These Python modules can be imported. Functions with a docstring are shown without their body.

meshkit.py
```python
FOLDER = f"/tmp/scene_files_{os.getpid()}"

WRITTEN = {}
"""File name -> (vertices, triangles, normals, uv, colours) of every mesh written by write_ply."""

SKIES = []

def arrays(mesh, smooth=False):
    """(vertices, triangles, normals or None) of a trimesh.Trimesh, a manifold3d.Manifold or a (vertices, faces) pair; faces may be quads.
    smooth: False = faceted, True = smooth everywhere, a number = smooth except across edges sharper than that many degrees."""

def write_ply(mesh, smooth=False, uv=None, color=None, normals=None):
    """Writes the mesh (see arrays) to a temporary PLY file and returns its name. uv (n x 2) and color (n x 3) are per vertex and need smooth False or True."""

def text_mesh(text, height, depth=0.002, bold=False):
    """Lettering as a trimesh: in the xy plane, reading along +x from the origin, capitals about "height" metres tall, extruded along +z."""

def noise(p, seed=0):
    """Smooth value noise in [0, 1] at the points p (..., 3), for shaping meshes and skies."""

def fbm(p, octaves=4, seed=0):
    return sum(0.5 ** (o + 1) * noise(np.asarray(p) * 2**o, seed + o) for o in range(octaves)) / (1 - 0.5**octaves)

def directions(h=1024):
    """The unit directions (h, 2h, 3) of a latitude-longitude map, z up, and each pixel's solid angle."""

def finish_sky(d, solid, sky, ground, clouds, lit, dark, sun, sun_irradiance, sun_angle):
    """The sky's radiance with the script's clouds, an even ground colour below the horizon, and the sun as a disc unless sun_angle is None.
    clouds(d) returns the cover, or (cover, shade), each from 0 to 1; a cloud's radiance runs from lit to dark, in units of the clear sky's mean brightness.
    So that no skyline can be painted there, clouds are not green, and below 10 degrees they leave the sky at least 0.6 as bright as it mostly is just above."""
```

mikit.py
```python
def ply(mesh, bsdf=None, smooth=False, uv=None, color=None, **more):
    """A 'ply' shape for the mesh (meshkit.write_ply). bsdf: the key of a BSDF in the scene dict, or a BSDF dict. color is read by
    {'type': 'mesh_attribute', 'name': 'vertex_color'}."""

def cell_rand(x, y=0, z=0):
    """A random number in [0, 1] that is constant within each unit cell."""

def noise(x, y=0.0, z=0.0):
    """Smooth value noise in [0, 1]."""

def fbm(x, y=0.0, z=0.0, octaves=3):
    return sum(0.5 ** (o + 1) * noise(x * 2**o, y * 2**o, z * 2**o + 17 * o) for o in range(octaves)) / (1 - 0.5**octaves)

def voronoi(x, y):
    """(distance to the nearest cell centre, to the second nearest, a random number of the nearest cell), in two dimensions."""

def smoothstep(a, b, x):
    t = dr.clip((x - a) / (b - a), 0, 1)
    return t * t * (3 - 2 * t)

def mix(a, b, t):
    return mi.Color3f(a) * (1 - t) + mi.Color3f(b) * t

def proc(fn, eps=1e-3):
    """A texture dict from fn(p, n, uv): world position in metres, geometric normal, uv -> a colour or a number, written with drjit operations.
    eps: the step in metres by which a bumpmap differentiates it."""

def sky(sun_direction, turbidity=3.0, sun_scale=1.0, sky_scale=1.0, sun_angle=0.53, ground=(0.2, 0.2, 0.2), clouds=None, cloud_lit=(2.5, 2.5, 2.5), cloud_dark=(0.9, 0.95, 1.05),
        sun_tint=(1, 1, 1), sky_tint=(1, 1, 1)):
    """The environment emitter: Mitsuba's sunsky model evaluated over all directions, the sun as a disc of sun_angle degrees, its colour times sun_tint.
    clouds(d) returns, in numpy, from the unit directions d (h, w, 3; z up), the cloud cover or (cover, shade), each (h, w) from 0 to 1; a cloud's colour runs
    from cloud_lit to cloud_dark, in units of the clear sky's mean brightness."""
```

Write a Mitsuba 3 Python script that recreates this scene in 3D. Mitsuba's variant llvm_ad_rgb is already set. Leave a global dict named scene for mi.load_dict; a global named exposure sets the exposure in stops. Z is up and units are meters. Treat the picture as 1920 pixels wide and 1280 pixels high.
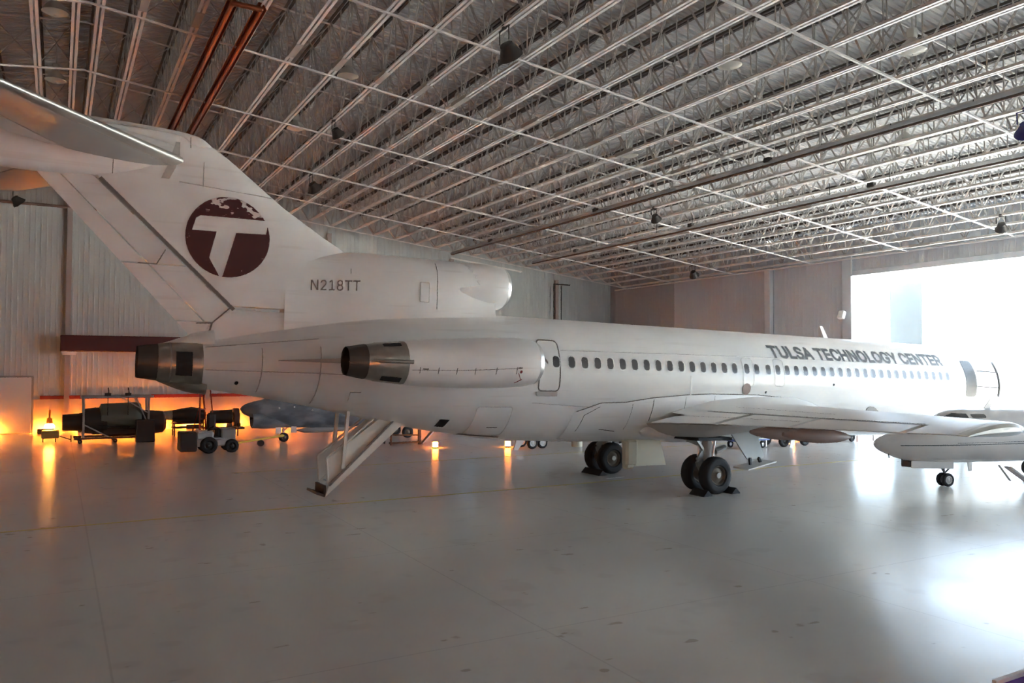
import math, random
import numpy as np
import trimesh, shapely, shapely.geometry as sg
from shapely import affinity
import mitsuba as mi
import drjit as dr
import mikit, meshkit
from mikit import proc, noise, fbm, smoothstep, mix
from scipy.interpolate import PchipInterpolator as PCH

random.seed(3)
RNG = np.random.default_rng(3)
scene, labels = {'type': 'scene'}, {}

# ------------------------------------------------------------------ camera, sky, exposure
CAM = np.array([-19.0065, -23.114, 4.170])
YAW, PITCH, ROLL, FPX = 1.054107, 0.032221, 0.002534, 1497.68


def camera():
    f = np.array([math.cos(YAW) * math.cos(PITCH), math.sin(YAW) * math.cos(PITCH), math.sin(PITCH)])
    r = np.array([math.sin(YAW), -math.cos(YAW), 0.0])
    u = np.cross(r, f)
    up = -math.sin(ROLL) * r + math.cos(ROLL) * u
    return {'type': 'perspective', 'fov_axis': 'x', 'fov': math.degrees(2 * math.atan(960 / FPX)), 'near_clip': 0.1, 'far_clip': 2000.0,
            'to_world': mi.ScalarTransform4f().look_at(origin=CAM.tolist(), target=(CAM + f).tolist(), up=up.tolist())}


scene['camera'] = camera()
scene['sky'] = mikit.sky([-0.08, 0.5, 0.86], turbidity=4.0, sun_scale=1.0, sky_scale=1.0, ground=(0.35, 0.35, 0.35),
                         clouds=lambda d: (0.75 + 0 * d[..., 0], 0.25 + 0 * d[..., 0]), cloud_lit=(1.36, 1.57, 1.68), cloud_dark=(0.98, 1.15, 1.27), sky_tint=(0.76, 1.0, 1.16), sun_tint=(0.9, 1.0, 1.06))
exposure = 5.55
AMBER = 0.28


# ------------------------------------------------------------------ mesh helpers
def cat(ms):
    return trimesh.util.concatenate([m for m in ms if m is not None])


def box(c, s, rz=0.0, ry=0.0, rx=0.0, bev=0.0):
    c, s = np.asarray(c, float), np.asarray(s, float)
    if bev > 0:
        h = s / 2
        b = min(bev, h.min() * 0.9)
        pts = []
        for sx in (-1, 1):
            for sy in (-1, 1):
                for sz in (-1, 1):
                    k = np.array([sx, sy, sz])
                    for a in range(3):
                        q = h.copy()
                        q -= b
                        q[a] += b
                        pts.append(k * q)
        m = trimesh.convex.convex_hull(np.array(pts))
    else:
        m = trimesh.creation.box(extents=s)
    if rx: m.apply_transform(trimesh.transformations.rotation_matrix(rx, [1, 0, 0]))
    if ry: m.apply_transform(trimesh.transformations.rotation_matrix(ry, [0, 1, 0]))
    if rz: m.apply_transform(trimesh.transformations.rotation_matrix(rz, [0, 0, 1]))
    m.apply_translation(c)
    return m


def frame_of(d):
    d = d / np.linalg.norm(d)
    a = np.array([0, 0, 1.0]) if abs(d[2]) < 0.95 else np.array([1.0, 0, 0])
    x = np.cross(a, d); x /= np.linalg.norm(x)
    return x, np.cross(d, x), d


def bar(p, q, w, h=None):
    p, q = np.asarray(p, float), np.asarray(q, float)
    h = w if h is None else h
    x, y, d = frame_of(q - p)
    v = np.array([e + sx * x * w / 2 + sy * y * h / 2 for e in (p, q) for sx, sy in ((-1, -1), (1, -1), (1, 1), (-1, 1))])
    f = [[0, 1, 5, 4], [1, 2, 6, 5], [2, 3, 7, 6], [3, 0, 4, 7], [3, 2, 1, 0], [4, 5, 6, 7]]
    f = np.array(f)
    return trimesh.Trimesh(v, np.vstack([f[:, [0, 1, 2]], f[:, [0, 2, 3]]]), process=False)


def loft(rings, closed=True, caps=True):
    R = np.asarray(rings, float)
    n, m = R.shape[:2]
    v = R.reshape(-1, 3)
    i, j = np.meshgrid(np.arange(n - 1), np.arange(m if closed else m - 1), indexing='ij')
    i, j = i.ravel(), j.ravel()
    j2 = (j + 1) % m
    a, b, c, d = i * m + j, i * m + j2, (i + 1) * m + j2, (i + 1) * m + j
    f = np.vstack([np.c_[a, b, c], np.c_[a, c, d]])
    if caps and closed:
        v = np.vstack([v, R[0].mean(0), R[-1].mean(0)])
        k = np.arange(m)
        f = np.vstack([f, np.c_[(k + 1) % m, k, np.full(m, n * m)], np.c_[(n - 1) * m + k, (n - 1) * m + (k + 1) % m, np.full(m, n * m + 1)]])
    return trimesh.Trimesh(v, f, process=False)


def tube(p, q, r0, r1=None, n=10):
    p, q = np.asarray(p, float), np.asarray(q, float)
    r1 = r0 if r1 is None else r1
    x, y, _ = frame_of(q - p)
    t = np.arange(n) * 2 * np.pi / n
    c = np.cos(t)[:, None] * x + np.sin(t)[:, None] * y
    return loft([p + r0 * c, q + r1 * c])


def path_tube(pts, r, n=8):
    pts = [np.asarray(a, float) for a in pts]
    return cat([tube(a, b, r, n=n) for a, b in zip(pts[:-1], pts[1:])] + [trimesh.creation.icosphere(1, r).apply_translation(a) for a in pts[1:-1]])


def lathe(profile, c, axis='x', n=40, caps=False):
    """profile (a, r) along an axis through c."""
    t = np.arange(n) * 2 * np.pi / n
    rings = []
    for a, r in profile:
        k = np.stack([np.full(n, a), r * np.cos(t), r * np.sin(t)], 1)
        if axis == 'y': k = k[:, [1, 0, 2]]
        if axis == 'z': k = k[:, [1, 2, 0]]
        rings.append(k + np.asarray(c, float))
    return loft(rings, caps=caps)


def rrect(w, h, r, n=5):
    return sg.box(-w / 2 + r, -h / 2 + r, w / 2 - r, h / 2 - r).buffer(r, quad_segs=n)


def patch(poly, fn, edge=0.12):
    """A flat polygon, finely divided and laid on a surface by fn(u, v, lift) -> points."""
    polys = getattr(poly, 'geoms', [poly])
    out = []
    for g in polys:
        v, f = trimesh.creation.triangulate_polygon(g, engine='earcut')
        v = np.c_[v, np.zeros(len(v))]
        v, f = trimesh.remesh.subdivide_to_size(v, f, edge, max_iter=14)
        out.append(trimesh.Trimesh(fn(v[:, 0], v[:, 1]), f, process=False))
    return cat(out)


def ribbon(pts, width):
    return sg.LineString(pts).buffer(width / 2, cap_style='flat', quad_segs=2)


# ------------------------------------------------------------------ scene registration
COUNT = {}


def unique(name):
    if name not in COUNT:
        COUNT[name] = 0
        return name
    COUNT[name] += 1
    return f'{name}_{COUNT[name]:03d}'


def thing(name, label, cat_=None, group=None, kind=None):
    k = unique(name)
    labels[k] = {'label': label}
    if cat_: labels[k]['category'] = cat_
    if group: labels[k]['group'] = group
    if kind: labels[k]['kind'] = kind
    return k


def part(holder, name, mesh, mat, smooth=False, label=None, kind=None, M=None, **kw):
    k = unique(f'{holder}__{name}' if holder else name)
    extra = dict(kw)
    if M is not None: extra['to_world'] = mi.ScalarTransform4f(np.asarray(M).tolist())
    scene[k] = mesh_dict(mesh, mat, smooth, extra)
    if label or kind:
        labels.setdefault(k, {})
        if label: labels[k]['label'] = label
        if kind: labels[k]['kind'] = kind
    return k


def mesh_dict(mesh, mat, smooth, extra):
    if isinstance(mesh, dict):
        return {**mesh, **extra}
    return mikit.ply(mesh, mat, smooth=smooth, **extra)


def solo(name, mesh, mat, label, cat_=None, group=None, kind=None, smooth=False, M=None, **kw):
    k = thing(name, label, cat_, group, kind)
    extra = dict(kw)
    if M is not None: extra['to_world'] = mi.ScalarTransform4f(np.asarray(M).tolist())
    scene[k] = mesh_dict(mesh, mat, smooth, extra)
    return k


# ------------------------------------------------------------------ materials
def mat(name, base, rough=0.5, metal=0.0, spec=0.5, bump=None, bump_scale=1.0, **kw):
    b = base if isinstance(base, dict) else {'type': 'rgb', 'value': list(base)}
    r = rough if isinstance(rough, dict) else float(rough)
    m = {'type': 'principled', 'base_color': b, 'roughness': r, 'metallic': float(metal), 'specular': float(spec), **kw}
    if bump is not None:
        m = {'type': 'bumpmap', 'arbitrary': bump, 'scale': bump_scale, 'bsdf': m}
    scene['mat_' + name] = {'type': 'twosided', 'bsdf': m}
    return 'mat_' + name


def floor_tex(p, n, uv):
    g = fbm(p.x * 0.25, p.y * 0.25, 0.0, 4)
    f = fbm(p.x * 1.6 + 9, p.y * 1.6, 0.0, 3)
    c = mix((0.42, 0.415, 0.39), (0.49, 0.49, 0.465), g)
    c = mix(c, (0.36, 0.34, 0.31), smoothstep(0.66, 0.82, f) * 0.25)
    jx = dr.abs(p.x / 6.1 - dr.round(p.x / 6.1)) * 6.1
    jy = dr.abs(p.y / 6.1 - dr.round(p.y / 6.1)) * 6.1
    j = dr.minimum(jx, jy)
    c = mix(c, (0.27, 0.265, 0.255), (1 - smoothstep(0.010, 0.022, j)) * 0.3)
    st = smoothstep(0.82, 0.88, fbm(p.x * 2.1 + 40, p.y * 3.2, 3.0, 3))
    return mix(c, (0.22, 0.18, 0.14), st * 0.55)


def floor_rough(p, n, uv):
    return 0.15 + 0.13 * fbm(p.x * 0.6, p.y * 0.6, 5.0, 4)


def paint_tex(p, n, uv):
    g = fbm(p.x * 0.9, p.y * 0.9, p.z * 2.2, 4)
    s = fbm(p.x * 0.6, p.y * 3.0, p.z * 7.0, 3)
    c = mix((0.70, 0.69, 0.665), (0.78, 0.77, 0.75), g)
    return mix(c, (0.58, 0.55, 0.50), smoothstep(0.62, 0.85, s) * 0.35)


def steel_tex(p, n, uv):
    g = fbm(p.x * 6, p.y * 6, p.z * 6, 3)
    return mix((0.36, 0.33, 0.29), (0.52, 0.485, 0.44), g)


def emblem_tex(p, n, uv):
    worn = smoothstep(0.60, 0.64, fbm(p.x * 6.5, 3.0, p.z * 7.5, 3)) * smoothstep(8.25, 8.55, p.z + 0.22 * (p.x + 15.2))
    spk = smoothstep(0.86, 0.9, fbm(p.x * 11, 8.0, p.z * 11, 2)) * 0.5
    return mix((0.055, 0.010, 0.012), (0.62, 0.55, 0.52), dr.maximum(worn, spk))


mat('floor', proc(floor_tex), proc(floor_rough), spec=0.55)
mat('paint', proc(paint_tex), 0.28, spec=0.5, clearcoat=0.4, clearcoat_gloss=0.9)
mat('white', (0.74, 0.73, 0.71), 0.35)
mat('grey_skin', (0.42, 0.43, 0.42), 0.35, 0.35)
mat('bare', (0.55, 0.54, 0.51), 0.38, 0.9)
mat('exhaust', proc(steel_tex), 0.26, 0.95)
mat('burnt', (0.10, 0.085, 0.075), 0.45, 0.8)
mat('black', (0.012, 0.012, 0.013), 0.6)
mat('seam', (0.16, 0.14, 0.125), 0.7)
mat('faint_seam', (0.44, 0.41, 0.38), 0.7)
mat('letter', (0.10, 0.105, 0.11), 0.5)
mat('reg', (0.13, 0.10, 0.085), 0.5)
mat('emblem', proc(emblem_tex), 0.4)
mat('glass', (0.035, 0.037, 0.04), 0.12)
mat('win', (0.075, 0.07, 0.07), 0.2)
mat('rubber', (0.018, 0.018, 0.019), 0.75)
mat('hub', (0.13, 0.105, 0.08), 0.45, 0.4)
mat('chrome', (0.85, 0.85, 0.85), 0.12, 1.0)
mat('primer', (0.60, 0.57, 0.45), 0.5)
mat('stair', (0.62, 0.575, 0.51), 0.45)
mat('brown', (0.21, 0.145, 0.12), 0.5)
mat('steel_white', (0.70, 0.68, 0.66), 0.45)
mat('plate', (0.42, 0.40, 0.375), 0.55)
mat('deck', (0.50, 0.50, 0.50), 0.6)
mat('web', (0.40, 0.385, 0.37), 0.55)
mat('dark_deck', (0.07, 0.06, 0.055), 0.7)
mat('wall', (0.52, 0.55, 0.545), 0.6)
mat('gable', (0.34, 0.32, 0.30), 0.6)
mat('wainscot', (0.36, 0.31, 0.29), 0.5)
mat('wall_right', (0.54, 0.575, 0.61), 0.6)
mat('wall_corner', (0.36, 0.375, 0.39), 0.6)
mat('column', (0.40, 0.33, 0.31), 0.5)
mat('column_pale', (0.66, 0.67, 0.68), 0.5)
mat('red_trim', (0.20, 0.022, 0.022), 0.5)
mat('canopy', (0.075, 0.018, 0.018), 0.6)
mat('door_white', (0.70, 0.69, 0.68), 0.5)
mat('copper', (0.30, 0.10, 0.05), 0.35, 0.85)
mat('heater_pipe', (0.13, 0.085, 0.065), 0.4, 0.5)
mat('dark_metal', (0.05, 0.048, 0.046), 0.45, 0.4)
mat('alu', (0.72, 0.72, 0.72), 0.3, 0.9)
mat('lamp_shell', (0.55, 0.55, 0.52), 0.4)
mat('lamp_glass', (0.72, 0.70, 0.62), 0.2)
mat('jetgrey', proc(lambda p, n, uv: mix((0.11, 0.135, 0.16), (0.27, 0.30, 0.33), smoothstep(0.3, 0.75, fbm(p.x * 1.1, p.y, p.z * 1.6, 4)))), 0.18, 0.1, spec=0.7, clearcoat=0.6, clearcoat_gloss=0.9)
mat('biz', proc(lambda p, n, uv: mix((0.44, 0.415, 0.405), (0.50, 0.475, 0.465), fbm(p.x, p.y, p.z, 3))), 0.25, clearcoat=0.5, clearcoat_gloss=0.9)
mat('tug', (0.50, 0.53, 0.55), 0.4)
mat('yellow', (0.62, 0.50, 0.10), 0.5)
mat('marking', (0.50, 0.43, 0.17), 0.4)
mat('red_steel', (0.16, 0.035, 0.025), 0.5)
mat('green_box', (0.32, 0.34, 0.18), 0.5)
mat('engine_dark', (0.06, 0.058, 0.055), 0.4, 0.6)
mat('engine_olive', (0.16, 0.17, 0.14), 0.45, 0.4)
mat('stand', (0.30, 0.31, 0.30), 0.5, 0.2)
mat('blue', (0.10, 0.16, 0.40), 0.4)
mat('concrete', (0.60, 0.60, 0.58), 0.8)
mat('leaf', (0.26, 0.34, 0.42), 0.5)
mat('purple', (0.10, 0.03, 0.28), 0.7)
mat('navy', (0.02, 0.02, 0.12), 0.4)
mat('cloth_white', (0.8, 0.8, 0.8), 0.8)
mat('amber', (0.7, 0.30, 0.06), 0.4)


def glow(rgb, s):
    return {'type': 'area', 'radiance': {'type': 'rgb', 'value': [c * s for c in rgb]}}


# ------------------------------------------------------------------ the hangar
XR, XRIDGE, YB, YF = 24.2, -18.35, 35.0, -26.5
XL = 2 * XRIDGE - XR
SL = 0.117


def zroof(x):            # height of the bottom chords
    return 11.0 + SL * (XR - (XRIDGE + abs(x - XRIDGE)))


DEPTH = 1.95


def ztop(x):
    return zroof(x) + DEPTH + 0.12


solo('floor', box(((XL + XR) / 2, (YB + YF) / 2, -0.15), (XR - XL + 1.0, YB - YF + 1, 0.3)), 'mat_floor', 'glossy grey painted hangar floor', kind='structure')
part('floor', 'marking_line', box((-8, 0.75, 0.002), (60, 0.13, 0.006)), 'mat_marking', label='faded yellow guide line on the floor')
part('floor', 'marking_line', box((2.0, 9.6, 0.002), (30, 0.10, 0.006)), 'mat_marking')
part('floor', 'marking_line', box((-0.6, 1.35, 0.003), (0.9, 0.10, 0.006), rz=0.1), 'mat_white', label='short white mark on the floor')
solo('apron', box((124.7, 0, -0.2), (200, 220, 0.3)), 'mat_concrete', 'pale concrete apron outside the hangar opening', kind='structure')


def corr(p0, d, L, zlo, zhi, pitch=0.3, dep=0.016, inward=(0, -1, 0)):
    """Ribbed wall sheet: trapezoid ribs along d from p0, up to zhi(s)."""
    d, inw = np.asarray(d, float), np.asarray(inward, float)
    s, o = [0.0], [0.0]
    k = 0
    while k * pitch < L:
        for a, b in ((0.62, 0), (0.70, 1), (0.92, 1), (1.0, 0)):
            x = (k + a) * pitch
            if x < L: s.append(x); o.append(b)
        k += 1
    s.append(L); o.append(0)
    s, o = np.array(s), np.array(o)
    lo = np.asarray(p0, float) + s[:, None] * d + o[:, None] * dep * inw
    hi = lo.copy()
    lo[:, 2] = zlo
    hi[:, 2] = [zhi(q) for q in s] if callable(zhi) else zhi
    return loft([lo, hi], closed=False, caps=False)


# back wall: ribbed sheets between columns, in two tiers
solo('wall_back', cat([trimesh.Trimesh(*shell) if False else box(((XL + XR) / 2, YB + 0.25, 6.5), (XR - XL, 0.3, 13.0))]), 'mat_wall', 'white ribbed metal back wall of the hangar', kind='structure')
scene['wall_back'] = None
gable = sg.Polygon([(XL, 0), (XR, 0), (XR, ztop(XR)), (XRIDGE, ztop(XRIDGE)), (XL, ztop(XL))])


def extr_y(poly, y0, y1):
    m = trimesh.creation.extrude_polygon(poly, 1.0, engine='earcut')
    v = m.vertices
    m.vertices = np.c_[v[:, 0], y0 + v[:, 2] * (y1 - y0), v[:, 1]]
    m.invert()
    return m


scene['wall_back'] = mikit.ply(extr_y(gable, YB + 0.06, YB + 0.3), 'mat_wall')
cols = [XL, -50.9, -42.5, -34, -26.9, -18.5, -10.1, -1.7, 8.3, 18.3, XR]
for a, b in zip(cols[:-1], cols[1:]):
    part('wall_back', 'panel', corr((a, YB, 0), (1, 0, 0), b - a, 2.3, 9.7), 'mat_wall')
    zc = 14.25 if b <= -10 else 99
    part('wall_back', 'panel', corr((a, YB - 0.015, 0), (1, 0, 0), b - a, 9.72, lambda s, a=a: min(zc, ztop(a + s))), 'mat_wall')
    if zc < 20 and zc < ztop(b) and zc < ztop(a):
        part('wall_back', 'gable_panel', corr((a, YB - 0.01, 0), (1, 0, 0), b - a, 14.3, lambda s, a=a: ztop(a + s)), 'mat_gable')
    part('wall_back', 'wainscot_panel', box(((a + b) / 2, YB, 1.05), (b - a, 0.1, 2.1)), 'mat_wainscot')
for x in cols[1:-1]:
    part('wall_back', 'column', cat([box((x, YB - 0.30, zroof(x) / 2), (0.30, 0.03, zroof(x))), box((x, YB - 0.05, zroof(x) / 2), (0.30, 0.03, zroof(x))), box((x, YB - 0.17, zroof(x) / 2), (0.03, 0.26, zroof(x)))]), 'mat_column')
part('wall_back', 'girt_pipe', tube((-40, YB - 0.25, 14.28), (-10.2, YB - 0.25, 14.28), 0.09), 'mat_brown', label='brown pipe along the top of the back wall')
solo('trim_1', box(((-19.95 + XR) / 2, YB - 0.07, 2.2), (XR + 19.95, 0.05, 0.22)), 'mat_red_trim', 'dark red stripe along the back wall', kind='structure')
solo('door_1', cat([box((-23.9, YB - 0.45, 1.76), (7.0, 0.12, 3.42), bev=0.01)]), 'mat_door_white', 'pale sliding door panel at the left end of the back wall', kind='structure')
part('door_1', 'edge_frame', cat([bar((-20.36, YB - 0.45, 0.05), (-20.36, YB - 0.45, 3.5), 0.1, 0.16), bar((-27.4, YB - 0.45, 3.5), (-20.31, YB - 0.45, 3.5), 0.1, 0.16)]), 'mat_stand')

# right wall with the big opening
OY0, OY1, OZ = -24.0, 9.7, 9.92
rw = sg.Polygon([(YF, 0), (YB, 0), (YB, ztop(XR)), (YF, ztop(XR))]).difference(sg.box(OY0, -1, OY1, OZ))
m = trimesh.creation.extrude_polygon(rw, 0.22, engine='earcut')
m.vertices = np.c_[XR + 0.06 + m.vertices[:, 2], m.vertices[:, 0], m.vertices[:, 1]]
solo('wall_right', m, 'mat_wall_right', 'ribbed metal right wall around the large open doorway', kind='structure')
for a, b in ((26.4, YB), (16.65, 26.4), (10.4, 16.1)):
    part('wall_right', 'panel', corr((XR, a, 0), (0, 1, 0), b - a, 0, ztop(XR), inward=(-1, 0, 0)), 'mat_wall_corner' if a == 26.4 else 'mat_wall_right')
part('wall_right', 'panel', corr((XR, OY0, 0), (0, 1, 0), OY1 - OY0, OZ + 0.25, ztop(XR), inward=(-1, 0, 0)), 'mat_wall_right')
part('wall_right', 'column', box((XR - 0.18, 16.38, 5.5), (0.36, 0.5, 11.0), bev=0.02), 'mat_column_pale')
part('wall_right', 'door_frame', cat([box((XR - 0.1, 10.02, 5.6), (0.28, 0.66, 11.2), bev=0.01), box((XR - 0.1, (OY0 + OY1) / 2, OZ + 0.15), (0.28, OY1 - OY0, 0.3))]), 'mat_wall_right')
part('wall_right', 'conduit', path_tube([(XR - 0.3, 9.6, 11.2), (XR - 0.3, 9.6, 10.05)], 0.035), 'mat_white')
solo('door_2', cat([box((XR + 1.4, 7.05, 4.65), (0.25, 2.1, 9.3), bev=0.02)] + [box((XR + 1.24, 6.05 + 0.5 * i, 4.65), (0.06, 0.06, 9.2)) for i in range(0)]), 'mat_leaf', 'pale blue sliding door leaf just outside the opening', kind='structure')
# left and front walls (behind and beside the camera)
solo('wall_left', box((XL - 0.15, (YB + YF) / 2, ztop(XL) / 2), (0.3, YB - YF + 0.6, ztop(XL))), 'mat_wall', 'ribbed metal left wall of the hangar', kind='structure')
part('wall_left', 'panel', corr((XL + 0.03, YF, 0), (0, 1, 0), YB - YF, 0, ztop(XL), inward=(1, 0, 0)), 'mat_wall')
solo('wall_front', extr_y(gable, YF - 0.3, YF - 0.06), 'mat_wall', 'ribbed metal front wall behind the viewpoint', kind='structure')
for a, b in ((XL, XRIDGE), (XRIDGE, XR)):
    part('wall_front', 'panel', corr((a, YF, 0), (1, 0, 0), b - a, 0, lambda s, a=a: ztop(a + s), inward=(0, 1, 0)), 'mat_wall')

# roof deck: ribbed sheets, ribs running up the slope
def deck(x0, x1, y0, y1, pitch=0.22, dep=0.05):
    rings = []
    y = y0
    while y < y1 - 1e-6:
        for a, b in ((0, 0), (0.45, 0), (0.55, 1), (0.9, 1)):
            yy = min(y + a * pitch, y1)
            rings.append([(x0, yy, ztop(x0) + 0.02 - b * dep), (x1, yy, ztop(x1) + 0.02 - b * dep)])
        y += pitch
    rings.append([(x0, y1, ztop(x0)), (x1, y1, ztop(x1))])
    return loft(rings, closed=False, caps=False)


shell = trimesh.creation.extrude_polygon(sg.Polygon([(XL, ztop(XL) + 0.06), (XRIDGE, ztop(XRIDGE) + 0.06), (XR, ztop(XR) + 0.06), (XR, ztop(XR) + 0.26), (XRIDGE, ztop(XRIDGE) + 0.26), (XL, ztop(XL) + 0.26)]), 1.0, engine='earcut')
shell.vertices = np.c_[shell.vertices[:, 0], YF - 0.3 + shell.vertices[:, 2] * (YB - YF + 0.6), shell.vertices[:, 1]]
solo('ceiling', shell, 'mat_deck', 'pale corrugated metal roof deck over white open-web steel joists', kind='structure')
for x0, x1 in ((XL, XRIDGE), (XRIDGE, XR)):
    n = 4
    for i in range(n):
        a, b = x0 + (x1 - x0) * i / n, x0 + (x1 - x0) * (i + 1) / n
        part('ceiling', 'deck_sheet', deck(a, b, YF, YB), 'mat_deck')

# open-web joists along y: twin-angle chords, verticals and diagonals
JY0, JY1, JMID = -23.0, 32.0, 4.55
jx = [XRIDGE - 0.35, XRIDGE + 0.35] + [-19.0065 + 7.0 + 1.6 * k for k in range(-3, 23)]
jx += [2 * XRIDGE - x for x in jx[2:]]
NP = 22
def chord(x, z, y0, y1):
    out = []
    for s in (-1, 1):
        out += [box((x + s * 0.075, (y0 + y1) / 2, z), (0.012, y1 - y0, 0.10)), box((x + s * 0.078, (y0 + y1) / 2, z - 0.05), (0.095, y1 - y0, 0.014))]
    return out


ys_ = np.linspace(JY0, JY1, NP + 1)
webm = []
for i in range(NP):
    a, b = ys_[i], ys_[i + 1]
    mid = (a + b) / 2
    for s in (-0.03, 0.03):
        webm += [bar((s, a, 0), (s, mid, DEPTH), 0.026), bar((s, mid, DEPTH), (s, b, 0), 0.026)]
    webm += [bar((0, a, 0), (0, a, DEPTH), 0.035), bar((0, mid, 0.0), (0, mid, DEPTH), 0.03)]
WEB = mikit.ply(cat(webm), 'mat_web')
BOT = mikit.ply(cat(chord(0, 0, JY0, JMID - 0.55) + chord(0, 0, JMID + 0.55, JY1)), 'mat_steel_white')
SPL = mikit.ply(box((0, JMID, 0), (0.25, 1.25, 0.16), bev=0.01), 'mat_plate')
TOP = mikit.ply(cat(chord(0, 0, YF, YB)), 'mat_dark_deck')  # shadow lines along the deck, painted as a dark colour on the top chords
END = mikit.ply(cat([bar((0, JY1, 0), (0, YB - 0.1, DEPTH - 0.1), 0.08), bar((0, JY0, 0), (0, YF + 0.1, DEPTH - 0.1), 0.08)]), 'mat_steel_white')


def shift(d, x, y, z):
    return {**d, 'to_world': mi.ScalarTransform4f().translate([x, y, z])}


for x in jx:
    k = unique('ceiling__joist')
    labels[k] = {'label': 'white open-web steel roof joist'}
    z = zroof(x)
    scene[unique(k + '__bottom_chord')] = shift(BOT, x, 0, z)
    scene[unique(k + '__splice_plate')] = shift(SPL, x, 0, z)
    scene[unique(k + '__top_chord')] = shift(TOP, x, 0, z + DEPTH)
    kk = k + '__web'
    scene[kk] = shift(WEB, x, 0, z)
    labels[kk] = {'kind': 'stuff', 'label': 'thin white web bars'}
    scene[unique(k + '__end_brace')] = shift(END, x, 0, z)
jxs = sorted(jx)
# bridging: rows of angles across the joists with X-braces between
for y in (-20.4, -13.8, -7.35, -0.3, 5.75, 12.5, 19.4, 26.1, 31.9):
    b1, b2 = [], []
    for x0, x1 in ((XL + 0.5, XRIDGE), (XRIDGE, XR - 0.3)):
        b1 += [bar((x0, y, zroof(x0) - 0.08), (x1, y, zroof(x1) - 0.08), 0.075, 0.06)]
        b2 += [bar((x0, y, zroof(x0) + DEPTH - 0.1), (x1, y, zroof(x1) + DEPTH - 0.1), 0.06, 0.06)]
    part('ceiling', 'bridging_angle', cat(b1 + b2), 'mat_steel_white')
    xb = []
    for p, q in zip(jxs[:-1], jxs[1:]):
        if q - p < 1.0: continue
        xb += [bar((p, y + 0.05, zroof(p)), (q, y + 0.05, zroof(q) + DEPTH - 0.1), 0.065, 0.02), bar((p, y - 0.05, zroof(p) + DEPTH - 0.1), (q, y - 0.05, zroof(q)), 0.065, 0.02)]
    part('ceiling', 'cross_brace', cat(xb), 'mat_web', kind='stuff')
part('ceiling', 'edge_pipe', path_tube([(XR - 0.25, YB - 1, 11.0), (XR - 0.25, YF + 1, 11.0)], 0.06), 'mat_white')

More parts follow.
